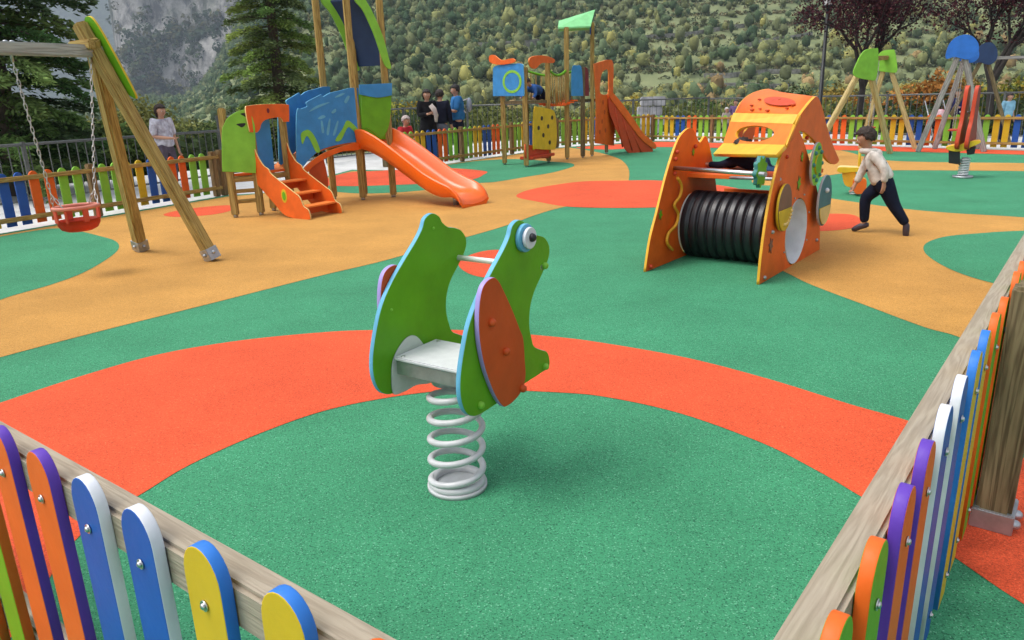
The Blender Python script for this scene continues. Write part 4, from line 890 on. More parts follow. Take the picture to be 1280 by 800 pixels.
# ------------------------------------------------------------------ orange climber with black tunnel
cd_ = (W(1024.5, 312)-W(949, 356)).normalized(); QR = Pl(W(949, 356), cd_.to_2d()); QL = Pl(W(807, 340), cd_.to_2d())
WN = QR.n.copy(); wid = (QR.o-QL.o).dot(WN); along = (QR.o-QL.o).dot(QR.d)
QL = Pl(QR.o-WN*wid, cd_.to_2d())          # square the two side boards to each other
CL = root('tunnel_climber', tuple((QL.o+QR.o)/2), 'orange climbing house with a black ribbed tunnel and domed roof', 'play climber')
TL = QR.t(1024.5, 312)[0]
hc = QR.t(995.6, 288); hr = (QR.t(995.6, 246)[1]-QR.t(995.6, 331)[1])/2; hc = (hc[0], (QR.t(995.6, 246)[1]+QR.t(995.6, 331)[1])/2)
hr = min(hr, .31)
ro = QR.tr([(949, 356, 'c'), (953, 315), (961, 260), (972, 210), (984, 176), (992, 161), (997, 161), (1003, 172), (1009, 190), (1016, 215), (1023, 245), (1025, 282), (1024.5, 312, 'c')])
OE = (PDO, POY)
plate('side_board', ro, QR, .022, (PO, POY), CL, holes=[circ(hc, hr*.93, n=28)], off=-.011)
lo = QL.tr([(807, 340, 'c'), (813, 300), (821, 268), (834, 216), (847, 177), (857, 163), (864, 160), (869, 166), (875, 178), (882, 170), (887.5, 184), (893, 213)])+[(TL*.9, .42), (TL, .25), (TL, 0, 'c')]
plate('side_board', lo, QL, .022, (PO, POY), CL, holes=[circ(hc, hr*.93, n=28)], off=-.011)
# ribbed tunnel
bm = bmesh.new(); rows = []; NS = 120; CRG = 11
for k in range(NS+1):
    t = k/NS; ph = (t*CRG) % 1; rr2 = hr*(1.0 if .18 < ph < .82 else .925 if (ph < .08 or ph > .92) else .965)
    c = QL.w(hc[0], hc[1], .012)+WN*(wid-.036)*t
    rows.append([bm.verts.new(c+QR.d*math.cos(a)*rr2+Vector((0, 0, 1))*math.sin(a)*rr2) for a in [2*math.pi*q/48 for q in range(48)]])
for a, b in zip(rows, rows[1:]):
    for q in range(48): f = bm.faces.new((a[q], a[(q+1) % 48], b[(q+1) % 48], b[q])); f.smooth = True
bmesh.ops.recalc_face_normals(bm, faces=bm.faces); me = bpy.data.meshes.new('tunnel_pipe'); bm.to_mesh(me); bm.free(); pipe = link('tunnel_pipe', me, PBK, CL)
bm = bmesh.new(); rows = []
for k in range(9):
    c = QL.w(hc[0], hc[1], -.014)+WN*(wid+.016)*k/8
    rows.append([bm.verts.new(c+QR.d*math.cos(a)*hr*.90+Vector((0, 0, 1))*math.sin(a)*hr*.90) for a in [2*math.pi*q/48 for q in range(48)]])
for a, b in zip(rows, rows[1:]):
    for q in range(48): f = bm.faces.new((a[q], a[(q+1) % 48], b[(q+1) % 48], b[q])); f.smooth = True
me = bpy.data.meshes.new('tunnel_lining'); bm.to_mesh(me); bm.free(); link('tunnel_lining', me, plastic('white_lining', (.82, .84, .88)), pipe)
for k in range(8):
    a = .4+k*math.pi/4
    for pl, of in ((QR, .004),): knob(pl, (hc[0]+hr*1.06*math.cos(a), hc[1]+hr*1.06*math.sin(a)), .008, of, GAL, CL, 'bolt')
# roof of curved sheets
Lp = [QL.t(*q) for q in ((895, 194), (907.5, 180.5), (917, 153), (921, 142), (929, 127), (943, 116), (961, 111))]
Rp = [QR.t(*q) for q in ((968, 195), (979, 183), (990, 156), (996, 144), (1005, 132), (1012, 124), (1018, 121))]
print('roof L', [(round(a, 2), round(b, 2)) for a, b in Lp]); print('roof R', [(round(a, 2), round(b, 2)) for a, b in Rp], 'TL', TL, 'hc', hc, hr, 'wid', wid, along)
class Patch:
    def __init__(s, a, b, c, d): s.c = [Vector(x) for x in (a, b, c, d)]; s.n = (s.c[1]-s.c[0]).cross(s.c[3]-s.c[0]).normalized()
    def w(s, a, z, off=0): return s.c[0].lerp(s.c[1], a).lerp(s.c[3].lerp(s.c[2], a), z)+s.n*off
def corner(i, side): return QL.w(*Lp[i], -.02) if side == 0 else QR.w(*Rp[i], .02)
def pq(i, th, m, holes=(), name='roof_sheet', ov=0.0):
    pt = Patch(corner(i, 0), corner(i, 1), corner(i+1, 1), corner(i+1, 0))
    return pt, plate(name, [(0, 0), (1, 0), (1, 1), (0, 1)], pt, th, m, CL, holes=holes, bev=.002, straight=True)
pq(0, .03, (PY, POY)); pt1, o1 = pq(1, .028, (POY if False else plastic('pale_orange_board', (.86, .22, .025)), POY), holes=[circ((.49, .50), .31, .37, n=28)])
pq(2, .032, (plastic('warm_yellow_board', (.84, .50, .07)), POY))
for a, z in ((.07, .15), (.93, .15), (.07, .85), (.93, .85), (.12, .5), (.90, .5)): MB().ico(pt1.w(a, z, .02 if pt1.n.y < 0 else -.02), .014, (1, 1, 1), 1).build('bolt_cap', PDO, o1)
# dome: full arch profile, going down again at the back
tailR = [QR.t(*q) for q in ((1018, 121), (1024, 135), (1031, 162), (1039, 185), (1044, 196))]; ped = (tailR[1][0]-tailR[0][0], tailR[1][1]-tailR[0][1])
domeR = crom(Rp[3:6]+tailR[:2], 4, closed=False)
domeL = crom(Lp[3:7]+[(Lp[6][0]+.10, Lp[6][1]-.015), (Lp[6][0]+.20, Lp[6][1]-.07)], 4, closed=False)
n_ = 26
def resamp(P, n):
    d = [0]
    for a, b in zip(P, P[1:]): d.append(d[-1]+math.hypot(a[0]-b[0], a[1]-b[1]))
    o = []
    for k in range(n):
        s_ = d[-1]*k/(n-1); j = max(i for i in range(len(d)) if d[i] <= s_+1e-9); j = min(j, len(P)-2); t = (s_-d[j])/max(d[j+1]-d[j], 1e-9); o.append((lerp(P[j][0], P[j+1][0], t), lerp(P[j][1], P[j+1][1], t)))
    return o
dR, dLft = resamp(domeR, n_), resamp(domeL, n_)
bm = bmesh.new(); rows = []
for a, b in zip(dLft, dR): A, Bv = QL.w(*a, -.02), QR.w(*b, .02); rows.append([bm.verts.new(A.lerp(Bv, t)) for t in (0, .25, .5, .75, 1)])
for a, b in zip(rows, rows[1:]):
    for q in range(4): f = bm.faces.new((a[q], a[q+1], b[q+1], b[q])); f.smooth = True
bmesh.ops.recalc_face_normals(bm, faces=bm.faces); bmesh.ops.solidify(bm, geom=bm.faces[:], thickness=.022); me = bpy.data.meshes.new('roof_dome'); bm.to_mesh(me); bm.free(); dome = link('roof_dome', me, plastic('dome_orange', (.86, .165, .012)), CL)
def domept(a, t):   # a along the arch 0..1, t across
    i = a*(n_-1); j = int(min(i, n_-2)); f = i-j; L_ = (lerp(dLft[j][0], dLft[j+1][0], f), lerp(dLft[j][1], dLft[j+1][1], f)); R_ = (lerp(dR[j][0], dR[j+1][0], f), lerp(dR[j][1], dR[j+1][1], f))
    return QL.w(*L_, -.02).lerp(QR.w(*R_, .02), t)
def domenorm(a, t): u = domept(a+.02, t)-domept(a, t); v = domept(a, t+.05)-domept(a, t); n = u.cross(v).normalized(); return n if n.z > 0 else -n
for a, t, r_ in ((.05, .3, .022), (.05, .55, .022), (.07, .42, .015), (.11, .25, .018), (.24, .3, .018), (.30, .62, .02), (.22, .85, .02), (.12, .8, .016)):
    b = MB(); b.ico(domept(a, t)+domenorm(a, t)*.012, r_, (1, 1, .5), 2); b.build('spot', PDO, dome)
b = bmesh.new(); vs = []
for k in range(24):
    an = 2*math.pi*k/24; a, t = .26+.11*math.sin(an), .62+.24*math.cos(an); vs.append(b.verts.new(domept(a, t)+domenorm(a, t)*.016))
ctr = b.verts.new(domept(.26, .62)+domenorm(.26, .62)*.018)
for k in range(24): b.faces.new((vs[k], vs[(k+1) % 24], ctr))
bmesh.ops.recalc_face_normals(b, faces=b.faces); me = bpy.data.meshes.new('roof_patch'); b.to_mesh(me); b.free(); link('roof_patch', me, plastic('dome_red_orange', (.62, .06, .008)), dome)
sb_ = [tuple(p) for p in Rp[1:6]]+[tuple(p) for p in tailR]+[QR.t(*q) for q in ((1045, 201), (1041, 205), (1035, 204), (1028, 197), (1018, 181), (1006, 168), (996, 164), (988, 174))]
plate('roof_side', sb_, QR, .024, (PO, POY), CL, off=.014)
sbl = [(p[0]-.0, p[1]) for p in Lp[1:7]]+[(lerp(Lp[6][0], tailR[-1][0], t), lerp(Lp[6][1]+.02, tailR[-1][1], t**1.6)-.0) for t in (.25, .5, .75, 1)]+[(tailR[-1][0]-.08, tailR[-1][1]-.03), (lerp(Lp[6][0], tailR[-1][0], .5), lerp(Lp[6][1], tailR[-1][1], .5)-.22), (Lp[5][0]+.05, Lp[2][1]-.02), (Lp[2][0]+.05, Lp[1][1]-.02)]
plate('roof_side', sbl, QL, .024, (PO, POY), CL, off=-.014)
# rods, platform, play discs
r1 = QL.t(843, 210); r2 = QR.t(957, 218); MB().tube([QL.w(*r1, 0), QR.w(*r2, 0)], .017, 14).build('steel_bar', STL, CL)
r3 = QL.t(877, 221); r4 = QR.t(975, 224); MB().tube([QL.w(*r3, 0), QR.w(*r4, 0)], .013, 10).build('steel_bar', GAL, CL)
for q in ((845, 190), (868, 183), (884, 210), (842, 217), (843, 199), (812, 333)): knob(QL, QL.t(*q), .018, .012, PR, CL)
for q in ((1008, 172), (983, 196), (955, 347), (1020, 300), (965, 290)): knob(QR, QR.t(*q), .016, .004, PR if q[1] < 200 else GAL, CL)
def play_disc(pl, cpx, top, bot, off, m, m2, ringm=None, asp=1.0):
    c = pl.t(*cpx); r_ = (pl.t(*top)[1]-pl.t(*bot)[1])/2; c = (c[0], (pl.t(*top)[1]+pl.t(*bot)[1])/2)
    o = plate('play_disc', circ(c, r_*asp, r_, n=28), pl, .02, (m, ringm or m), CL, off=off, straight=True)
    return o, c, r_
GB = plastic('green_blue_board', (.05, .22, .20)); BRN = plastic('brown_board', (.22, .10, .07)); BLG = plastic('blue_grey_board', (.06, .17, .21))
o, c, r_ = play_disc(QR, (975, 258), (978, 229), (974, 288), .03, BRN, None, PY, .85)
plate('disc_half', [(c[0]+r_*.80*math.cos(a), c[1]-.01+r_*.92*math.sin(a)) for a in [math.pi+math.pi*k/12 for k in range(13)]], QR, .008, (PY, PY), o, off=.045, straight=True, bev=.001)
for k in range(7):
    a = -.25*k-.3; knob(QR, (c[0]+r_*.7*math.cos(a), c[1]+r_*.7*math.sin(a)), .012, .052, PCR, o, 'stud')
o, c, r_ = play_disc(QR, (1012, 205), (1012, 178), (1012, 231), .05, PLG, None, PGR, .8)
plate('disc_hub', circ(c, r_*.45, n=16), QR, .014, (PG, PY), o, off=.067, straight=True, bev=.002)
for k in range(8): a = k*math.pi/4; knob(QR, (c[0]+r_*.62*math.cos(a), c[1]+r_*.74*math.sin(a)), .018, .062, GB, o, 'stud')
o, c, r_ = play_disc(QR, (1021, 250), (1021, 219), (1021, 280), .06, BLG, None, PGR, .85)
plate('disc_half', [(c[0]+r_*.75*math.cos(a), c[1]-.02+r_*.85*math.sin(a)) for a in [math.pi*1.05+math.pi*.9*k/12 for k in range(13)]], QR, .008, (PCR, PY), o, off=.075, straight=True, bev=.001)
knob(QR, (c[0], c[1]+r_*.4), .022, .075, PW, o, 'stud')
gc = QR.t(962, 215)
go = plate('gear_wheel', [(gc[0]+(.115 if (k//2) % 2 else .092)*math.cos(2*math.pi*k/36), gc[1]+(.115 if (k//2) % 2 else .092)*math.sin(2*math.pi*k/36)) for k in range(36)], QR, .03, (PG, GB), CL, off=-.07, straight=True, bev=.002)
for k in range(9): a = 2*math.pi*k/9; plate('gear_stripe', [(gc[0]+.03*math.cos(a-.2), gc[1]+.03*math.sin(a-.2)), (gc[0]+.085*math.cos(a-.07), gc[1]+.085*math.sin(a-.07)), (gc[0]+.085*math.cos(a+.07), gc[1]+.085*math.sin(a+.07)), (gc[0]+.03*math.cos(a+.2), gc[1]+.03*math.sin(a+.2))], QR, .004, (PW, PW), go, off=-.088, straight=True, bev=.0005)
wp = crom([QL.t(*q) for q in ((843, 222), (848, 232), (846, 245), (839, 256), (844, 267), (841, 281), (832, 291), (830, 303), (837, 312))], 4, closed=False)
MB().tube([QL.w(a, z, .028) for a, z in wp], .013, 8).build('worm_track', POY, CL)
for pl, cp, s_, off in ((QL, (825, 268), .04, .004), (QR, (963, 307), .05, .004), (QR, (998, 229), .05, .004), (QR, (1002, 196), .035, .004), (QL, (866, 190), .03, .004)):
    c = pl.t(*cp); st = [(c[0]+(s_ if k % 2 else s_*.5)*math.cos(2*math.pi*k/12+.3), c[1]+(s_*1.3 if k % 2 else s_*.6)*math.sin(2*math.pi*k/12+.3)) for k in range(12)]
    plate('bug_mark', st, pl, .005, ((BRN if cp[0] == 963 else PG), BRN), CL, off=off, straight=True, bev=.0008)
plz = Zat(930, 216, QL.w(TL*.62, 0).lerp(QR.w(TL*.62, 0), .5)); print('platform z', plz)
plc_ = [QL.w(TL*.45, 0, .0), QR.w(TL*.45, 0, -.022), QR.w(TL*.98, 0, -.022), QL.w(TL*.98, 0, .0)]
deckpoly('platform', plc_, min(plz, .72), .03, PO, CL)
deckpoly('back_board', [QL.w(TL*.99, 0, 0), QR.w(TL*.99, 0, -.022), QR.w(TL*1.01, 0, -.022), QL.w(TL*1.01, 0, 0)], .5, .5, PO, CL)

# ------------------------------------------------------------------ rocker and small rider behind
def thing_rocker():
    g = W(1203, 222); rt = root('spring_rocker', tuple(g), 'spring rocker with two tall red boards and a yellow seat board', 'spring rider')
    pf = facing(g); zs = pf.t(1203, 184)[1]; v = Vector((g.x, g.y, 0)).normalized(); side_ = Vector((v.y, -v.x, 0))
    MB().tube([g, g+Vector((0, 0, .03))], .14, 20).build('base_ring', GAL, rt)
    pts = [(g.x+.06*math.cos(a), g.y+.06*math.sin(a), .03+(zs-.20)*a/(2*math.pi*7)) for a in [k*.3 for k in range(int(2*math.pi*7/.3)+1)]]
    MB().tube(pts, .016, 8).build('coil_spring', SPR, rt); MB().tube([g, g+Vector((0, 0, zs-.15))], .045, 12).build('core_post', SPR, rt)
    out = pf.tr([(1182.5, 184), (1190, 181), (1200, 180), (1212, 176), (1224, 175), (1225, 178), (1214, 183), (1203, 188), (1190, 188)])
    # seat board: outline extruded in depth
    plate('seat_board', out, pf, .30, (PY, POY), rt, off=0, bev=.004)
    plate('seat_box', pf.tr([(1186, 188, 'c'), (1200, 189, 'c'), (1200, 205, 'c'), (1186, 203, 'c')]), pf, .26, (PBK, PBK), rt, off=-.01)
    plate('seat_box', pf.tr([(1208, 187, 'c'), (1220, 183, 'c'), (1218, 192, 'c'), (1209, 193, 'c')]), pf, .22, (PBK, PBK), rt, off=-.01)
    for (xt, xb, m, of) in ((1205, 1199, plastic('brown_orange_board', (.36, .085, .02)), -.05), (1216, 1211, plastic('dark_red_board', (.30, .035, .03)), .05)):
        st = pf.t(xt, 111); s0 = pf.t(xb, 181)
        c0_ = pf.w(s0[0], 0, 0); pv = Pl(c0_-v*.25-side_*.04, (v.x+side_.x*.22, v.y+side_.y*.22)); 
        o2 = [(0.05, zs), (.06, zs+.25), (.12, zs+.42), (.17, st[1]), (.30, st[1]-.01), (.36, zs+.42), (.42, zs+.25), (.44, zs+.0)]
        plate('side_board', o2, pv, .055, (m, PR), rt, off=0)
    MB().tube([pf.w(*pf.t(1199, 140), 0), pf.w(*pf.t(1216, 140), 0)], .014, 8).build('handle_bar', STL, rt)
thing_rocker()
def small_rider():
    g = W(1068, 243); rt = root('spring_rider', tuple(g), 'small yellow and orange spring rider half hidden by the running child', 'spring rider')
    pf = facing(g)
    plate('seat_board', pf.tr([(1047, 213), (1049, 208), (1062, 208), (1080, 209), (1081, 214), (1066, 214), (1054, 215)]), pf, .24, (PY, PCR), rt)
    plate('body_block', pf.tr([(1054, 214), (1069, 214), (1068, 228), (1064, 233), (1057, 231), (1054, 224)]), pf, .16, (POY, PO), rt, off=.0)
    plate('body_block', pf.tr([(1067, 222), (1082, 222), (1082, 236), (1076, 240), (1068, 238)]), pf, .18, (PO, POY), rt, off=.12)
    MB().tube([pf.w(*pf.t(1074, 210)), pf.w(*pf.t(1075, 187))], .018, 10).build('handle_post', PY, rt)
    z1 = pf.t(1068, 232)[1]
    MB().tube([(g.x+.05*math.cos(a), g.y+.05*math.sin(a), .0+z1*a/(2*math.pi*5)) for a in [k*.3 for k in range(int(2*math.pi*5/.3)+1)]], .012, 8).build('coil_spring', SPR, rt)
small_rider()

# ------------------------------------------------------------------ people
SKIN = mat('skin', (.48, .26, .17), .55, noise=.12, nscale=20, spec=.35)
def cloth(name, col, col2=None, nscale=9): return mat('cloth_'+name, col, .9, noise=.35, nscale=nscale, col2=col2, bump=.5, bscale=28, spec=.15)
def skinmesh(name, vs, es, rad, mats, parent, sub=2, rootv=0):
    me = bpy.data.meshes.new(name); me.from_pydata([tuple(v) for v in vs], es, []); o = bpy.data.objects.new('t', me); COL.objects.link(o)
    m = o.modifiers.new('s', 'SKIN'); m.use_smooth_shade = True; sv = me.skin_vertices[0].data
    for i, r_ in enumerate(rad): sv[i].radius = (r_, r_) if not isinstance(r_, tuple) else r_; sv[i].use_root = (i == rootv)
    s2 = o.modifiers.new('b', 'SUBSURF'); s2.levels = sub; s2.render_levels = sub
    dg = bpy.context.evaluated_depsgraph_get(); m2 = bpy.data.meshes.new_from_object(o.evaluated_get(dg)); bpy.data.objects.remove(o)
    m2.name = name; m2.materials.clear(); r2 = link(name, m2, mats, parent)
    for p in m2.polygons: p.use_smooth = True; p.material_index = 0
    return r2
def join_islands(o, mbx):
    """add small islands (eyes, brows) of other materials to a mesh"""
    bm = bmesh.new(); bm.from_mesh(o.data); me = bpy.data.meshes.new('x'); mbx.bm.to_mesh(me); mbx.bm.free(); bm.from_mesh(me); bm.to_mesh(o.data); bm.free(); bpy.data.meshes.remove(me)
EYEW = mat('eye_white', (.75, .73, .70), .3); LIP = mat('lip', (.42, .12, .09), .5)
def person(label, base, J, h, cols, hair='short', hairc=(.025, .015, .01), group=None, detail=False, hs=None, cat='person', shoes=(.03, .03, .04), skirt=False, fingers=True, puff=1.10, legpuff=1.08):
    """J: joints in metres; h: body height used for the girths"""
    rt = root('person', tuple(base), label, cat, group); g = h
    V = Vector; J = {k: V(v) for k, v in J.items()}
    hd = J['head']; fd = J['face'].normalized(); nk = J['neck']; upv = (hd-nk).normalized(); fd = (fd-upv*fd.dot(upv)).normalized(); rt_ = fd.cross(upv).normalized()
    HR = hs or .062*g
    vs, es, rd = [], [], []
    def add(p, r_, par=None):
        vs.append(p); rd.append(r_); 
        if par is not None: es.append((par, len(vs)-1))
        return len(vs)-1
    pel = add(J['pelvis'], .075*g); wa = add(J['pelvis'].lerp(J['chest'], .5), .066*g, pel); ch = add(J['chest'], .078*g, wa); n1 = add(nk, .030*g, ch)
    n2 = add(hd-upv*HR*.85+fd*HR*.10, HR*.60, n1); hm = add(hd-upv*HR*.12+fd*HR*.05, HR*1.02, n2); ht = add(hd+upv*HR*.55-fd*HR*.05, HR*.86, hm)
    for s in 'lr':
        sh = add(J['sh_'+s], .036*g, ch); el = add(J['el_'+s], .025*g, sh); wr = add(J['wr_'+s], .017*g, el)
        d = (J['wr_'+s]-J['el_'+s]).normalized(); pm = add(J['wr_'+s]+d*.035*g, .019*g, wr)
        if fingers:
            sd2 = d.cross(V((0, 0, 1))); sd2 = sd2.normalized() if sd2.length > .1 else V((1, 0, 0)); bend = d.cross(sd2).normalized()*(-1)
            for q in range(4):
                o = (q-1.5)*.0105*g; L = (.036, .042, .040, .030)[q]*g
                a = add(J['wr_'+s]+d*.058*g+sd2*o, .0058*g, pm); b = add(J['wr_'+s]+d*(.058*g+L*.55)+sd2*o*1.1+bend*.006*g, .0052*g, a); add(J['wr_'+s]+d*(.058*g+L*.9)+sd2*o*1.1+bend*.020*g, .0045*g, b)
            a = add(J['wr_'+s]+d*.036*g+sd2*.024*g+bend*.006*g, .0065*g, pm); add(J['wr_'+s]+d*.060*g+sd2*.036*g+bend*.014*g, .0055*g, a)
        hp_ = add(J['hip_'+s], .052*g, pel); kn = add(J['kn_'+s], .034*g, hp_); an = add(J['an_'+s], .022*g, kn); he = add(J['an_'+s].lerp(J['to_'+s], .35)-V((0, 0, .005*g)), .022*g, an); add(J['to_'+s], .016*g, he)
    body = skinmesh('body', vs, es, rd, [SKIN, EYEW, BLK, LIP], rt, 2 if detail or fingers else 1)
    # face
    fb = MB(); fc = hd-upv*HR*.05
    Mr = Matrix((rt_, fd, upv)).transposed().to_4x4()
    for sx in (-1, 1):
        fb.ico(fc+rt_*sx*HR*.34+fd*HR*.80, HR*.13, (1, .6, .7), 1, Mr, 1); fb.ico(fc+rt_*sx*HR*.34+fd*HR*.875, HR*.06, (1, .5, 1), 1, Mr, 2)
        fb.ico(fc+rt_*sx*HR*.90-upv*HR*.05-fd*HR*.05, HR*.24, (.35, .6, 1), 1, Mr, 0)
    fb.ico(fc-upv*HR*.20+fd*HR*.90, HR*.15, (.7, 1.1, 1), 1, Mr, 0); fb.ico(fc-upv*HR*.48+fd*HR*.82, HR*.17, (1.2, .4, .35), 1, Mr, 3)
    fb.ico(fc-upv*HR*.62+fd*HR*.62, HR*.30, (1, .8, .8), 1, Mr, 0); fb.ico(fc+rt_*HR*.3-upv*HR*.3+fd*HR*.52, HR*.36, (1, 1, 1), 1, Mr, 0); fb.ico(fc-rt_*HR*.3-upv*HR*.3+fd*HR*.52, HR*.36, (1, 1, 1), 1, Mr, 0)
    join_islands(body, fb)
    # top and trousers follow the body a little outside it
    def garment(name, pts, m, sub=2): 
        a, e, r_ = [], [], []
        for p, q, par in pts:
            a.append(p); r_.append(q)
            if par is not None: e.append((par, len(a)-1))
        return skinmesh(name, a, e, r_, m, rt, sub)
    pc = J['pelvis'].lerp(J['chest'], -.12); k = 1.22*puff
    tp_ = [(pc, .086*g*k, None), (J['pelvis'].lerp(J['chest'], .2), .086*g*k, 0), (J['pelvis'].lerp(J['chest'], .6), .080*g*k, 1), (J['chest'], .086*g*k, 2), (J['chest'].lerp(nk, .72), .050*g*k, 3)]
    for s in 'lr':
        i = len(tp_); tp_ += [(J['sh_'+s], .043*g*k, 3), (J['el_'+s], .030*g*k, i)]
        if not cols.get('bare'): tp_ += [(J['wr_'+s].lerp(J['el_'+s], .06), .024*g*k, i+1)]
    top = garment('top', tp_, cols['top'])
    k = 1.22*legpuff
    tr = [(J['pelvis'].lerp(J['chest'], .22), .074*g*k, None), (J['pelvis'], .080*g*k, 0)]
    for s in 'lr':
        i = len(tr); tr += [(J['hip_'+s], .060*g*k, 1), (J['kn_'+s], .040*g*k, i), (J['an_'+s], .029*g*k, i+1)]
    garment('trousers', tr, cols['legs'])
    if skirt:
        fb = MB(); fb.tube([J['pelvis']+V((0, 0, .12*g)), J['pelvis'], J['kn_l'].lerp(J['kn_r'], .5)-V((0, 0, .02))], [.09*g, .115*g, .15*g], 18); fb.build('skirt', cols['top'], rt)
    SH = mat('shoe_%d' % int(shoes[0]*1000+shoes[2]*100000), shoes, .5, noise=.3)
    for s in 'lr':
        A, Bp = J['an_'+s], J['to_'+s]; d = (Bp-A); d2 = V((d.x, d.y, 0)); 
        if d2.length < .01: d2 = fd*.1
        ax = (Bp+V((0, 0, .004))-(A-V((0, 0, .03*g)))).normalized()
        fb = MB(); fb.tube([A-ax*.045*g-V((0, 0, .026*g)), A-ax*.02*g-V((0, 0, .022*g)), A.lerp(Bp, .45)-V((0, 0, .008*g)), Bp, Bp+ax*.028*g], [.018*g, .030*g, .031*g, .027*g, .012*g], 12); fb.build('shoe', SH, rt)
    # hair
    HC = mat('hair_%d_%d' % (int(hairc[0]*1000), int(hairc[2]*1000)), hairc, .7, noise=.5, nscale=40, bump=1, bscale=90)
    hb = bmesh.new(); bmesh.ops.create_icosphere(hb, subdivisions=4, radius=1)
    rg_ = random.Random(int(abs(hd.x)*1000))
    dele = []
    for v in hb.verts:
        c = v.co.copy(); f = c.y; z = c.z
        rr3 = .985+(.03*math.sin(c.x*31+c.z*27)*math.cos(c.y*29) if hair == 'short' else 0)+.035*math.sin(c.x*17+c.z*9)+.03*math.cos(c.y*21+c.x*13)+(rg_.uniform(-.035, .035))
        low = -.15 if hair == 'short' else -1.6
        face_cut = f > .30 and z < .36+.06*math.sin(c.x*11)
        side_cut = f > -.05 and z < -.05 and abs(c.x) < .8 if hair == 'long' else False
        if face_cut or (hair == 'short' and (z < -.72 or (z < .10 and f > .14) or (z < -.40 and f > -.30))) or side_cut: dele.append(v)
        s3 = V((c.x*.93, c.y*1.0-.07, c.z*1.0+.09))*HR*1.10*rr3
        if hair == 'long' and z < 0: s3.z *= 1.55; s3.x *= 1.05
        v.co = hd+rt_*s3.x+fd*s3.y+upv*s3.z
    bmesh.ops.delete(hb, geom=dele, context='VERTS'); bmesh.ops.solidify(hb, geom=hb.faces[:], thickness=HR*.05)
    for f in hb.faces: f.smooth = True
    me = bpy.data.meshes.new('hair'); hb.to_mesh(me); hb.free(); link('hair', me, HC, rt)
    return rt, J, top
# the running child
cb_ = W(1096, 292); pf = facing(cb_)
def jp(x, y, dep=0.0): s_, z = pf.t(x, y); v = Vector((cb_.x, cb_.y, 0)).normalized(); return pf.w(s_, z)+v*dep
lft = -pf.d
if jp(1000, 250).x > jp(1100, 250).x: lft = pf.d
hv = Vector((cb_.x, cb_.y, 0)).normalized()
face_dir = (jp(1000, 200)-jp(1100, 203)).normalized()
CJ = dict(pelvis=jp(1104, 226), chest=jp(1093, 203), neck=jp(1086, 188), head=jp(1082, 171.5), face=face_dir+hv*.05,
          sh_l=jp(1094, 193, -.075), el_l=jp(1107, 212, -.13), wr_l=jp(1105, 228, -.125), sh_r=jp(1089, 193, .075), el_r=jp(1077, 216, .10), wr_r=jp(1069, 231, .08),
          hip_l=jp(1107, 232, -.045), kn_l=jp(1118, 257, -.05), an_l=jp(1133, 280, -.05), to_l=jp(1132, 293, -.05),
          hip_r=jp(1101, 232, .045), kn_r=jp(1081, 248, .05), an_r=jp(1080, 280, .05), to_r=jp(1068, 287, .04))
HOOD = mat('hoodie', (.74, .70, .64), .9, noise=.0, col2=(.46, .41, .36), nscale=14, bump=.5, bscale=30, spec=.15)
p_, J_, top_ = person('small child running in a cream hoodie and dark navy trousers', cb_, CJ, 1.0, dict(top=HOOD, legs=cloth('navy', (.012, .016, .035))), 'short', (.04, .022, .014), detail=True, hs=.086, shoes=(.05, .035, .05), puff=1.12, legpuff=1.22)
hd = MB(); hd.tube([J_['neck']+Vector((0, 0, -.005))+face_dir*a*.06+hv*b*.06 for a, b in [(math.cos(t), math.sin(t)) for t in [2*math.pi*k/16 for k in range(16)]]], .028, 8, closed=True); hd.ico(J_['neck']-face_dir*.07-Vector((0, 0, .03)), .055, (1, 1, .9), 2)
hd.build('hood', HOOD, p_)
for (x, y, r_) in ((1103, 199, .018), (1107, 203, .014), (1101, 206, .012), (1084, 212, .014), (1087, 206, .010)): MB().ico(jp(x, y, -.085), r_, (1, .4, 1), 1).build('print_mark', cloth('mark', (.05, .05, .06)), top_)

def stand(base, facing_to, h, arms='down', lean=0., sit=0.):
    """standing joints; arms: down, folded, hold"""
    b = Vector((base[0], base[1], base[2])); f = Vector((facing_to[0], facing_to[1], 0)).normalized(); r_ = f.cross(Vector((0, 0, 1)))
    P = lambda x, y, z: b+r_*x*h+f*(y+lean*max(0, z-.5))*h+Vector((0, 0, (z)*h))
    J = dict(pelvis=P(0, 0, .53), chest=P(0, 0, .725), neck=P(0, .005, .845), head=P(0, .015, .925), face=f-Vector((0, 0, .15)))
    for s, k in (('l', -1), ('r', 1)):
        J['sh_'+s] = P(.105*k, 0, .80)
        if arms == 'down': J['el_'+s] = P(.135*k, -.01, .63); J['wr_'+s] = P(.14*k, .04, .49)
        elif arms == 'hold': J['el_'+s] = P(.13*k, .04, .64); J['wr_'+s] = P(.04*k, .17, .66)
        elif arms == 'one': J['el_'+s] = P(.14*k, .0, .64); J['wr_'+s] = P(.05*k, .16, .62) if k > 0 else P(-.15, .03, .50)
        J['hip_'+s] = P(.055*k, 0, .50); J['kn_'+s] = P(.06*k, .01, .28); J['an_'+s] = P(.062*k, -.01, .055); J['to_'+s] = P(.07*k, .09, .02)
    if sit:
        J2 = {}
        for kx, v in J.items(): J2[kx] = v if kx == 'face' else v-Vector((0, 0, .26*h))
        J = J2
        for s, k in (('l', -1), ('r', 1)): J['hip_'+s] = P(.055*k, .02, .25); J['kn_'+s] = P(.075*k, .24, .27); J['an_'+s] = P(.07*k, .25, .055); J['to_'+s] = P(.075*k, .34, .02)
    return J
def behind(px, py, extra): b = W(px, py); v = Vector((b.x, b.y, 0)); v = v+v.normalized()*extra; v.z = -.008; return v
def hfor(b, px, py): return (Zat(px, py, b)-b.z)
TOE = lambda a, b: (Vector(b)-Vector(a))
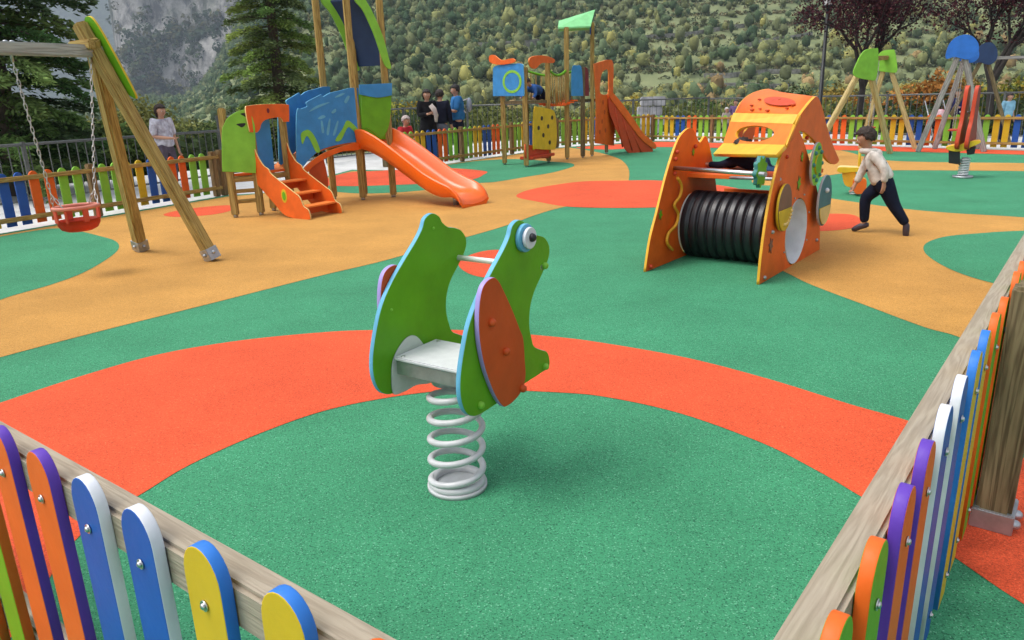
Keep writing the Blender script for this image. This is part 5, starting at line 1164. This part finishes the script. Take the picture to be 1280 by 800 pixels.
# woman at the left
b = behind(217, 250, 1.3); h_ = hfor(b, 216, 129)
person('woman with long dark hair in a white top standing behind the fence', b, stand(b, (1, -.5), h_, 'one'), h_, dict(top=cloth('white_lilac', (.66, .66, .74), (.30, .28, .33), 14), legs=cloth('grey_purple', (.11, .09, .12)), bare=True), 'long', (.035, .018, .012))
b = behind(538, 206, 1.2); h_ = hfor(b, 537, 111)
wA = person('woman with long black hair in a black dress holding a pale jacket', b, stand(b, (.4, -1), h_, 'hold'), h_, dict(top=cloth('black', (.012, .012, .014)), legs=cloth('black', (.012, .012, .014))), 'long', (.02, .012, .01), skirt=True)
g_ = W(545, 150); pfx = facing(b); rt = root('jacket', tuple(pfx.w(*pfx.t(543, 148))), 'pale jacket hanging over the arm of the woman in black', 'jacket')
jb = MB(); q = [pfx.w(*pfx.t(*a), 0)-Vector((b.x, b.y, 0)).normalized()*.34 for a in ((538, 131), (542, 136), (545, 144), (545, 152))]; jb.tube(q, [.05, .06, .05, .03], 10); jb.build('cloth', cloth('pale', (.60, .52, .48)), rt)
b = behind(554, 204, 1.0); h_ = hfor(b, 553, 111)
person('dark haired adult seen from behind in a navy sweater and grey jeans', b, stand(b, (.1, 1), h_, 'down'), h_, dict(top=cloth('navy_sweater', (.014, .016, .032)), legs=cloth('grey_jeans', (.16, .17, .22))), 'short', (.03, .018, .014))
b = behind(575, 203, 1.3); h_ = hfor(b, 570, 105)
person('man in a bright blue shirt with a backpack facing the other adults', b, stand(b, (-1, -.25), h_, 'hold', .02), h_, dict(top=cloth('blue_shirt', (.035, .17, .42)), legs=cloth('dark_navy', (.012, .014, .03)), bare=True), 'short', (.015, .012, .012))
# his backpack
bk = b+Vector((.20*h_, .05, .72*h_)); rt = root('backpack', tuple(bk), 'light grey backpack on the back of the man in blue', 'backpack')
x = MB(); x.ico(bk+Vector((-.06, 0, 0)), .115, (.55, .9, 1.45), 3); x.build('bag', cloth('pale_grey', (.30, .34, .42)), rt)
x = MB(); x.tube([bk+Vector((-.08, -.13, .14)), bk+Vector((-.20, -.16, .10)), bk+Vector((-.24, -.14, -.05)), bk+Vector((-.14, -.14, -.18))], .014, 6); x.build('strap', cloth('pale_strap', (.62, .60, .62)), rt)
# seated person in red
b = behind(508, 214, 1.2); bh = .42
person('seated person with pale hair in a red coat behind the slide', b, stand(b, (.9, -.5), 1.45, 'hold', .10, sit=1), 1.45, dict(top=cloth('red', (.50, .03, .04)), legs=cloth('dark_navy', (.012, .014, .03))), 'short', (.55, .45, .42))
bn = root('bench', tuple(b), 'low bench under the seated person in red', 'bench')
for dx in (-.35, .35): beam('leg', b+Vector((dx, 0, 0)), b+Vector((dx, 0, .30)), .3, .05, WD, bn)
beam('seat', b+Vector((-.5, 0, .32)), b+Vector((.5, 0, .32)), .04, .34, WD, bn, side=(0, 0, 1))
# right side people
b = behind(1189, 184, 1.6); h_ = hfor(b, 1189, 111)
person('dark haired adult in a navy coat behind the far fence near the red boards', b, stand(b, (-.6, -1), h_, 'hold'), h_, dict(top=cloth('navy_coat', (.022, .025, .085)), legs=cloth('black', (.012, .012, .014))), 'long', (.02, .014, .012))
b = behind(1252, 185, 1.8); h_ = hfor(b, 1250, 116)
person('child in a light blue shirt standing behind the far fence', b, stand(b, (.2, -1), h_, 'down'), h_, dict(top=cloth('sky_blue', (.25, .50, .66)), legs=cloth('dark_navy', (.012, .014, .03)), bare=True), 'short', (.03, .02, .02))
b = behind(906, 180, 1.4); h_ = hfor(b, 906, 134)
person('white haired person low behind the fence beside the climber dome', b, stand(b, (.4, -1), h_, 'down'), h_, dict(top=cloth('beige', (.40, .34, .30)), legs=cloth('grey_jeans', (.16, .17, .22))), 'short', (.70, .68, .66))
b = behind(917, 180, 2.2); h_ = hfor(b, 917, 124)
person('person in purple behind the white haired one', b, stand(b, (-.4, -1), h_, 'down'), h_, dict(top=cloth('purple', (.14, .09, .20)), legs=cloth('dark_navy', (.012, .014, .03))), 'short', (.05, .04, .05))
# pushchair beside the navy coat
b = behind(1170, 185, 1.4); rt = root('pushchair', tuple(b), 'pushchair with a pink and white hood beside the navy coat', 'pushchair')
for sx in (-1, 1):
    for sy in (-.3, .3): MB().tube([b+Vector((sx*.24-.02, sy, .1)), b+Vector((sx*.24+.02, sy, .1))], .10, 16).build('wheel', PBK, rt)
    MB().tube([b+Vector((sx*.24, -.3, .1)), b+Vector((sx*.22, .0, .5)), b+Vector((sx*.22, .35, 1.0))], .014, 6).build('frame', GAL, rt)
x = MB(); x.ico(b+Vector((0, .02, .66)), .20, (1, .9, .75), 3); x.build('hood', cloth('pink_white', (.62, .50, .52), (.30, .05, .08), 5), rt)
x = MB(); x.box(b+Vector((0, -.05, .45)), (.40, .55, .16), bev=.05); x.build('seat', cloth('black', (.012, .012, .014)), rt)
# child crawling inside the climber
kp = Pl(QL.w(TL*.80, 0), WN.to_2d()); zc = min(plz, .72)
def kj(x, y, dep=0.0): s_, z = kp.t(x, y); return kp.w(s_, z)+QR.d*dep
KJ = dict(pelvis=kj(950, 203), chest=kj(930, 200), neck=kj(926, 194), head=kj(927, 186), face=-WN-QR.d*.3, sh_l=kj(924, 199, -.09), el_l=kj(908, 205, -.14), wr_l=kj(893, 203, -.16), sh_r=kj(924, 199, .09), el_r=kj(912, 206, .10), wr_r=kj(903, 210, .06),
          hip_l=kj(953, 206, -.05), kn_l=kj(962, 214, -.07), an_l=kj(984, 213, -.05), to_l=kj(993, 214, -.05), hip_r=kj(953, 206, .05), kn_r=kj(958, 214, .06), an_r=kj(982, 213, .06), to_r=kj(991, 214, .06))
person('child in blue jeans crawling through the climber under its roof', kj(940, 214), KJ, .85, dict(top=cloth('dark_navy', (.012, .014, .03)), legs=cloth('denim', (.06, .15, .30))), 'short', (.03, .02, .015), hs=.085)
# child lying on the rope bridge
bz = Zat(684, 128, p3); bdv = (q1-p3).normalized(); o_ = p3.lerp(p4, .3); o_.z = bz+.06
def lj(a, s_, z): return o_+bdv*a+Vector((-bdv.y, bdv.x, 0))*s_+Vector((0, 0, z))
LJ = dict(pelvis=lj(.10, .1, .18), chest=lj(-.18, .1, .24), neck=lj(-.32, .1, .30), head=lj(-.40, .1, .36), face=-bdv, sh_l=lj(-.26, 0, .22), el_l=lj(-.30, -.05, .10), wr_l=lj(-.42, -.05, .04), sh_r=lj(-.26, .2, .22), el_r=lj(-.30, .25, .10), wr_r=lj(-.42, .25, .04),
          hip_l=lj(.14, .05, .15), kn_l=lj(.12, .0, .02), an_l=lj(.38, .0, .05), to_l=lj(.45, .0, .02), hip_r=lj(.14, .15, .15), kn_r=lj(.16, .2, .02), an_r=lj(.42, .2, .05), to_r=lj(.5, .2, .02))
person('child in blue crawling on the rope bridge of the far tower', lj(0, 0, 0), LJ, .95, dict(top=cloth('blue_top', (.04, .12, .36)), legs=cloth('dark_navy', (.012, .014, .03))), 'short', (.03, .02, .015), hs=.08, fingers=False)

# ------------------------------------------------------------------ railing, lamp, trees beyond the fences
def offline(P, Q, d0, d1=None):
    n = -inw(P, Q); return Vector((P[0], P[1], 0))+n*d0, Vector((Q[0], Q[1], 0))+n*(d1 if d1 is not None else d0)
RLM = mat('railing_metal', (.13, .135, .13), .5, .3, noise=.3, nscale=20)
def railing(label, P, Q, h):
    rt = root('railing', tuple(P), label, 'railing', 'dark metal railings behind the board fences'); d = (Q-P); L = d.length; d.normalize()
    MB().tube([P+Vector((0, 0, h)), Q+Vector((0, 0, h))], .022, 8).build('handrail', RLM, rt); MB().tube([P+Vector((0, 0, .12)), Q+Vector((0, 0, .12))], .016, 6).build('bottom_rail', RLM, rt)
    n = int(L/2.2)
    for k in range(n+1): c = P+d*L*k/max(n, 1); MB().box(c+Vector((0, 0, h/2+.02)), (.05, .05, h+.04), math.atan2(d.y, d.x), bev=.004).build('post', RLM, rt)
    b = MB(); m = int(L/.15)
    for k in range(1, m): c = P+d*L*k/m; b.box(c+Vector((0, 0, (h+.12)/2)), (.012, .012, h-.12), bev=0)
    b.build('bar_grille', RLM, rt)
a0, a1 = offline(FL0, FL1, 1.9); e0 = offline(FM0, FM1, 2.9)[0]; a1 = a1+(a1-a0).normalized()*3.0
railing('dark metal railing behind the bucket swing and low play tower', a0, a1, .92)
m0_, m1_ = offline(FM0, FM1, 3.0); m0_ = m0_-(m1_-m0_).normalized()*2.0
railing('dark metal railing behind the three standing adults', m0_, m1_, 1.15)
s0_, s1_ = offline(FM1, FM2, 3.0); r0_, r1_ = offline(FM2, FR1, 3.0)
railing('dark metal railing behind the far tower slide', m1_, r0_, 1.15)
railing('dark metal railing behind the climber dome and the swings', r0_, r1_, 1.12)
railing('short dark railing across the entrance gap behind the blue bridge', a1, m0_, 1.0)
# pale stone block wall beside the railing
sw_ = W(815, 166); wv_ = facing(sw_); rt = root('stone_wall', tuple(sw_), 'short pale stone wall standing above the far fence by the slide', 'wall')
x = MB(); 
for r0 in range(4):
    for k in range(2): x.box(wv_.w(-.30+k*.40+(.1 if r0 % 2 else 0), .15+r0*.31, 1.2), (.39, .35, .30), bev=.03)
x.build('stone_block', mat('pale_stone', (.42, .42, .44), .9, noise=.5, nscale=3, bump=.8, bscale=8), rt)
# lamp
lb = W(1021, 172); lp = root('street_lamp', tuple(lb), 'tall black street lamp with a white glass lantern', 'street lamp')
hz_ = Zat(1022, 12, lb)
MB().tube([lb, lb+Vector((0, 0, .5)), lb+Vector((0, 0, .55)), lb+Vector((0, 0, hz_))], [.11, .10, .06, .045], 12).build('pole', DMT, lp)
MB().tube([lb+Vector((0, 0, hz_)), lb+Vector((0, 0, hz_+.05)), lb+Vector((0, 0, hz_+.10))], [.05, .12, .14], 8).build('lantern_base', DMT, lp)
ln = MB().tube([lb+Vector((0, 0, hz_+.10)), lb+Vector((0, 0, hz_+.52))], [.12, .21], 6, smooth=False).build('lantern_glass', mat('milk_glass', (.80, .82, .82), .3), lp)
x = MB()
for k in range(6):
    a = 2*math.pi*k/6; x.tube([lb+Vector((.125*math.cos(a), .125*math.sin(a), hz_+.10)), lb+Vector((.215*math.cos(a), .215*math.sin(a), hz_+.52))], .014, 5)
x.build('lantern_frame', DMT, lp)
MB().tube([lb+Vector((0, 0, hz_+.52)), lb+Vector((0, 0, hz_+.58)), lb+Vector((0, 0, hz_+.80))], [.25, .20, .03], 6, smooth=False).build('lantern_cap', DMT, lp)

def conifer(label, base, H, Rr, pal, nb=150, seed=1, needle=.17, name='conifer_tree'):
    r = np.random.default_rng(seed); rt = root(name, tuple(base), label, 'tree')
    MB().tube([base, base+Vector((.05, 0, H*.5)), base+Vector((0, 0, H*.98))], [.17, .10, .015], 10).build('trunk', BARK, rt)
    P, D, C, S = [], [], [], []; bb = MB()
    for k in range(nb):
        t = (k+.5)/nb; z = H*(.04+.94*t); a = k*2.39996+r.uniform(-.3, .3); L = Rr*((1-t)**.75)*r.uniform(.68, 1.18)+.12
        st = np.array([base.x, base.y, base.z+z]); dr = np.array([math.cos(a), math.sin(a), 0]); rise = r.uniform(-.05, .25)
        if L > .5: q = [Vector(st+dr*L*u+np.array([0, 0, rise*L*u-.28*L*u*u])) for u in (0, .5, .95)]; bb.tube(q, [.022, .014, .004], 4, cap=False)
        m = int(90+430*L/Rr*1.0); u = r.uniform(.12, 1.0, m)**.8
        lat = np.cross(dr, [0, 0, 1]); wd = (.10+.30*L*(1-u)*.8)*r.normal(0, .55, m)
        p = st+dr*(L*u)[:, None]+lat*wd[:, None]; p[:, 2] += rise*L*u-.28*L*u*u - np.abs(wd)*.25 + r.normal(0, .045, m)
        dd = dr*.8+lat*np.sign(wd)[:, None]*.7+r.normal(0, .35, (m, 3)); dd[:, 2] -= .15; dd /= np.linalg.norm(dd, axis=1)[:, None]
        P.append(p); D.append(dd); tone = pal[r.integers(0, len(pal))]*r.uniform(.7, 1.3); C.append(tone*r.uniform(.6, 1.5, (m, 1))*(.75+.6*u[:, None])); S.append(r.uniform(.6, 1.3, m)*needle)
    P, D, C, S = map(np.concatenate, (P, D, C, S)); V, Fq = leafquads(P, S, .30, D); o = npmesh('crown', V, Fq, LEAF, C, rt); bb.build('limbs', BARK, rt); return rt
PALC = np.array([(.030, .060, .020), (.050, .085, .025), (.075, .11, .035), (.035, .055, .025)])
def gz(p): return float(height(np.array([p.x]), np.array([p.y]))[0])
def place(px, D, yref=150):
    d = ray(px, yref); d = Vector((d.x, d.y, 0)); d.normalize(); p = d*D; p.z = gz(p); return p
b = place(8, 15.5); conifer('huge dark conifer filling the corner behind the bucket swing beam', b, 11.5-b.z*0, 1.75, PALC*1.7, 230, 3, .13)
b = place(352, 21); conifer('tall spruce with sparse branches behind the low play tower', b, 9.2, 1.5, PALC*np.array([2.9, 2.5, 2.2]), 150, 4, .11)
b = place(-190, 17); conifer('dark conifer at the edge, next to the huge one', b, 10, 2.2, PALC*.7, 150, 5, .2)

def leafy(label, base, H, Rr, cols, n=9000, leaf=.07, seed=1, name='shrub', cat='shrub', trunk=.05, group=None, lobes=9, stems=5, zlow=.15):
    r = np.random.default_rng(seed); rt = root(name, tuple(base), label, cat, group); bb = MB(); cen = []
    for k in range(lobes):
        a = k*2.4+r.uniform(-.4, .4); rr = Rr*math.sqrt((k+.5)/lobes)*.72; z = H*(r.uniform(.40, .86)*(1-.35*(rr/Rr)**2)); cen.append((base.x+rr*math.cos(a), base.y+rr*math.sin(a), base.z+z, Rr*r.uniform(.30, .52)))
    for k, c in enumerate(cen[:max(stems, 2)]):
        bb.tube([base, base.lerp(Vector(c[:3]), .5)+Vector((r.uniform(-.1, .1), r.uniform(-.1, .1), .1)), Vector(c[:3])], [trunk, trunk*.6, trunk*.2], 6)
    bb.build('trunk' if name.endswith('tree') else 'stem', BARK, rt); P, C, NN = [], [], []
    for c in cen:
        m = int(n/lobes*(c[3]/Rr/.4)**2); d = r.normal(size=(m, 3)); d /= np.linalg.norm(d, axis=1)[:, None]; q = d*(r.uniform(.35, 1.08, m)**.6)[:, None]*c[3]
        q *= (1+.25*np.sin(d[:, :1]*7+c[0])*np.cos(d[:, 2:]*6+c[1])); q[:, 2] *= .85; P.append(np.array(c[:3])+q); NN.append(d); tone = cols[r.integers(0, len(cols))]*r.uniform(.8, 1.2); C.append(tone*r.uniform(.55, 1.5, (m, 1)))
    P, C = np.concatenate(P), np.concatenate(C); k = P[:, 2] > base.z+H*zlow*.3; P, C = P[k], C[k]; NN = np.concatenate(NN)[k]
    V, Fq = leafout(P, r.uniform(.6, 1.4, len(P))*leaf, NN+np.array([0, 0, .3]), .6, .7); npmesh('crown' if name.endswith('tree') else 'foliage', V, Fq, LEAF, C, rt); return rt
G1 = np.array([(.06, .10, .03), (.09, .13, .04), (.05, .075, .03)]); G2 = np.array([(.16, .18, .06), (.22, .22, .07), (.12, .14, .05)]); G3 = np.array([(.34, .30, .05), (.24, .26, .05), (.30, .22, .04)]); G4 = np.array([(.34, .15, .04), (.28, .20, .05), (.20, .17, .05)])
G5 = np.array([(.035, .05, .022), (.045, .065, .03), (.03, .04, .02)])
SH = [(165, 24, 3.6, 2.2, G2, 'pale olive shrub beyond the railing between the swing legs'), (228, 30, 3.4, 2.6, G2, 'olive bush beyond the railing behind the woman in white'), (118, 19, 2.2, 1.5, G1, 'dark green bush beyond the railing under the swing beam'),
      (275, 27, 2.6, 2.0, G1, 'green bush just before the sparse spruce'), (400, 26, 2.0, 2.2, G5, 'dark bush seen over the blue bridge panels'), (448, 31, 3.8, 2.2, G3, 'yellow green bush behind the blue and green slide panel'), (500, 33, 3.5, 2.6, G3*.9, 'yellowish bush above the seated person in red'),
      (600, 36, 3.0, 3.0, G5*1.4, 'dark green bush behind the man in bright blue'), (700, 40, 4.2, 3.0, G2, 'olive bush framed by the two far towers'), (775, 40, 4.0, 3.0, G3, 'yellow leaved bush over the far tower slide'), (870, 38, 3.2, 2.8, G1, 'green bush over the notched climber board'),
      (985, 35, 3.4, 2.6, G1, 'green bush right above the climber dome'), (1045, 33, 3.6, 2.4, G4, 'rusty autumn bush behind the street lamp'), (1150, 30, 3.6, 2.2, G4, 'orange tinged bush between the green and blue swings'), (1190, 36, 5.0, 2.6, G1, 'tall green bush behind the blue swing cap'), (1265, 30, 3.4, 2.4, G3*.8, 'yellow green bush under the long grey swing beam')]
for k, (px, D, H_, R_, cl, lab) in enumerate(SH):
    b = place(px, D); top = EYE+0; leafy(lab, b, (H_*.50)-b.z*.62, R_*.8, cl, 6500, .13 if D > 28 else .11, 40+k, group='bushes on the bank beyond the railing')
# the bank itself, a mass of low growth
def undergrowth():
    n = 60000; r = np.random.default_rng(77); x = r.uniform(-26, 30, n*4); y = r.uniform(4, 46, n*4); d = distring(x, y); k = (d > 5.8) & (d < 22) & (np.abs(x) < y*.82+3); x, y = x[k][:n], y[k][:n]
    z = height(x, y); hh = .5+.9*np.abs(bumps(x, y, 5, 41))*2+.4*r.uniform(0, 1, len(x)); z = z+r.uniform(0, 1, len(x))**.5*hh
    cl = np.where((bumps(x, y, 7, 43) > .12)[:, None], G2[0]*.9, G5[1]*1.3)*r.uniform(.6, 1.4, (len(x), 1)); V, Fq = leafquads(np.stack([x, y, z], 1), r.uniform(.10, .24, len(x)), .7)
    setp(npmesh('undergrowth', V, Fq, LEAF, cl), 'low green undergrowth covering the bank beyond the railing', kind='stuff')
undergrowth()
# plum coloured trees with bare looking limbs
def plum(label, base, H, Rr, seed, n=7000, lean=0):
    r = random.Random(seed); q = np.random.default_rng(seed); rt = root('plum_tree', tuple(base), label, 'tree'); bb = MB(); tips = []
    def grow(p, d, L, rad, lev):
        e = p+d*L; m = p.lerp(e, .5)+Vector((r.uniform(-.05, .05), r.uniform(-.05, .05), 0))*L; bb.tube([p, m, e], [rad, rad*.85, rad*.68], 7 if lev < 2 else 4, cap=False)
        if lev >= 1: tips.extend([m, e, p.lerp(e, .75)])
        if lev == 5: return
        for k in range(4 if lev == 0 else (3 if lev < 3 else 2)):
            a = r.uniform(0, 6.28); s_ = r.uniform(.28, .62) if lev else r.uniform(.25, .5); x = d.orthogonal().normalized(); x.rotate(Matrix.Rotation(a, 3, d)); nd = (d*math.cos(s_)+x*math.sin(s_)); nd.z += .12; nd.normalize(); grow(e, nd, L*r.uniform(.62, .85), rad*.62, lev+1)
    grow(base, Vector((lean, 0, 1)).normalized(), H*.21, .12, 0); bb.build('trunk', mat('dark_bark', (.035, .028, .024), .9, noise=.5, nscale=10, bump=.6), rt)
    T_ = np.array([tuple(t) for t in tips]); P = T_[q.integers(0, len(T_), n)]+q.normal(0, .16, (n, 3)); P = P[P[:, 2] > base.z+H*.36]
    cl = np.array([(.055, .022, .028), (.085, .032, .035), (.035, .018, .022)])[q.integers(0, 3, len(P))]*q.uniform(.6, 1.5, (len(P), 1)); V, Fq = leafquads(P, q.uniform(.05, .11, len(P)), .6); npmesh('crown', V, Fq, LEAF, cl, rt)
b = W(1072, 171); plum('dark plum leaved tree behind the lime capped swing', b, 6.2, 3, 11, 9000)
b = W(1226, 172); plum('dark plum leaved tree behind the blue capped swing', b, 6.2, 3, 15, 9000, .05)
b = place(1330, 25); b.z = -.05; plum('third plum tree at the edge of the view', b, 6.6, 3, 19, 5000)

# ------------------------------------------------------------------ mountain air
hz = bpy.data.materials.new('haze'); hz.use_nodes = True; nt = hz.node_tree; nt.nodes.clear(); pv = nt.nodes.new('ShaderNodeVolumePrincipled'); ou = nt.nodes.new('ShaderNodeOutputMaterial')
pv.inputs['Color'].default_value = (.72, .84, 1, 1); pv.inputs['Density'].default_value = HAZE; pv.inputs['Anisotropy'].default_value = .2; nt.links.new(pv.outputs[0], ou.inputs['Volume'])
x = MB(); x.box((0, 1700, 480), (6200, 3700, 1100), bev=0); hb = x.build('haze', hz); setp(hb, kind='stuff', label='thin blue mountain haze over the whole valley')
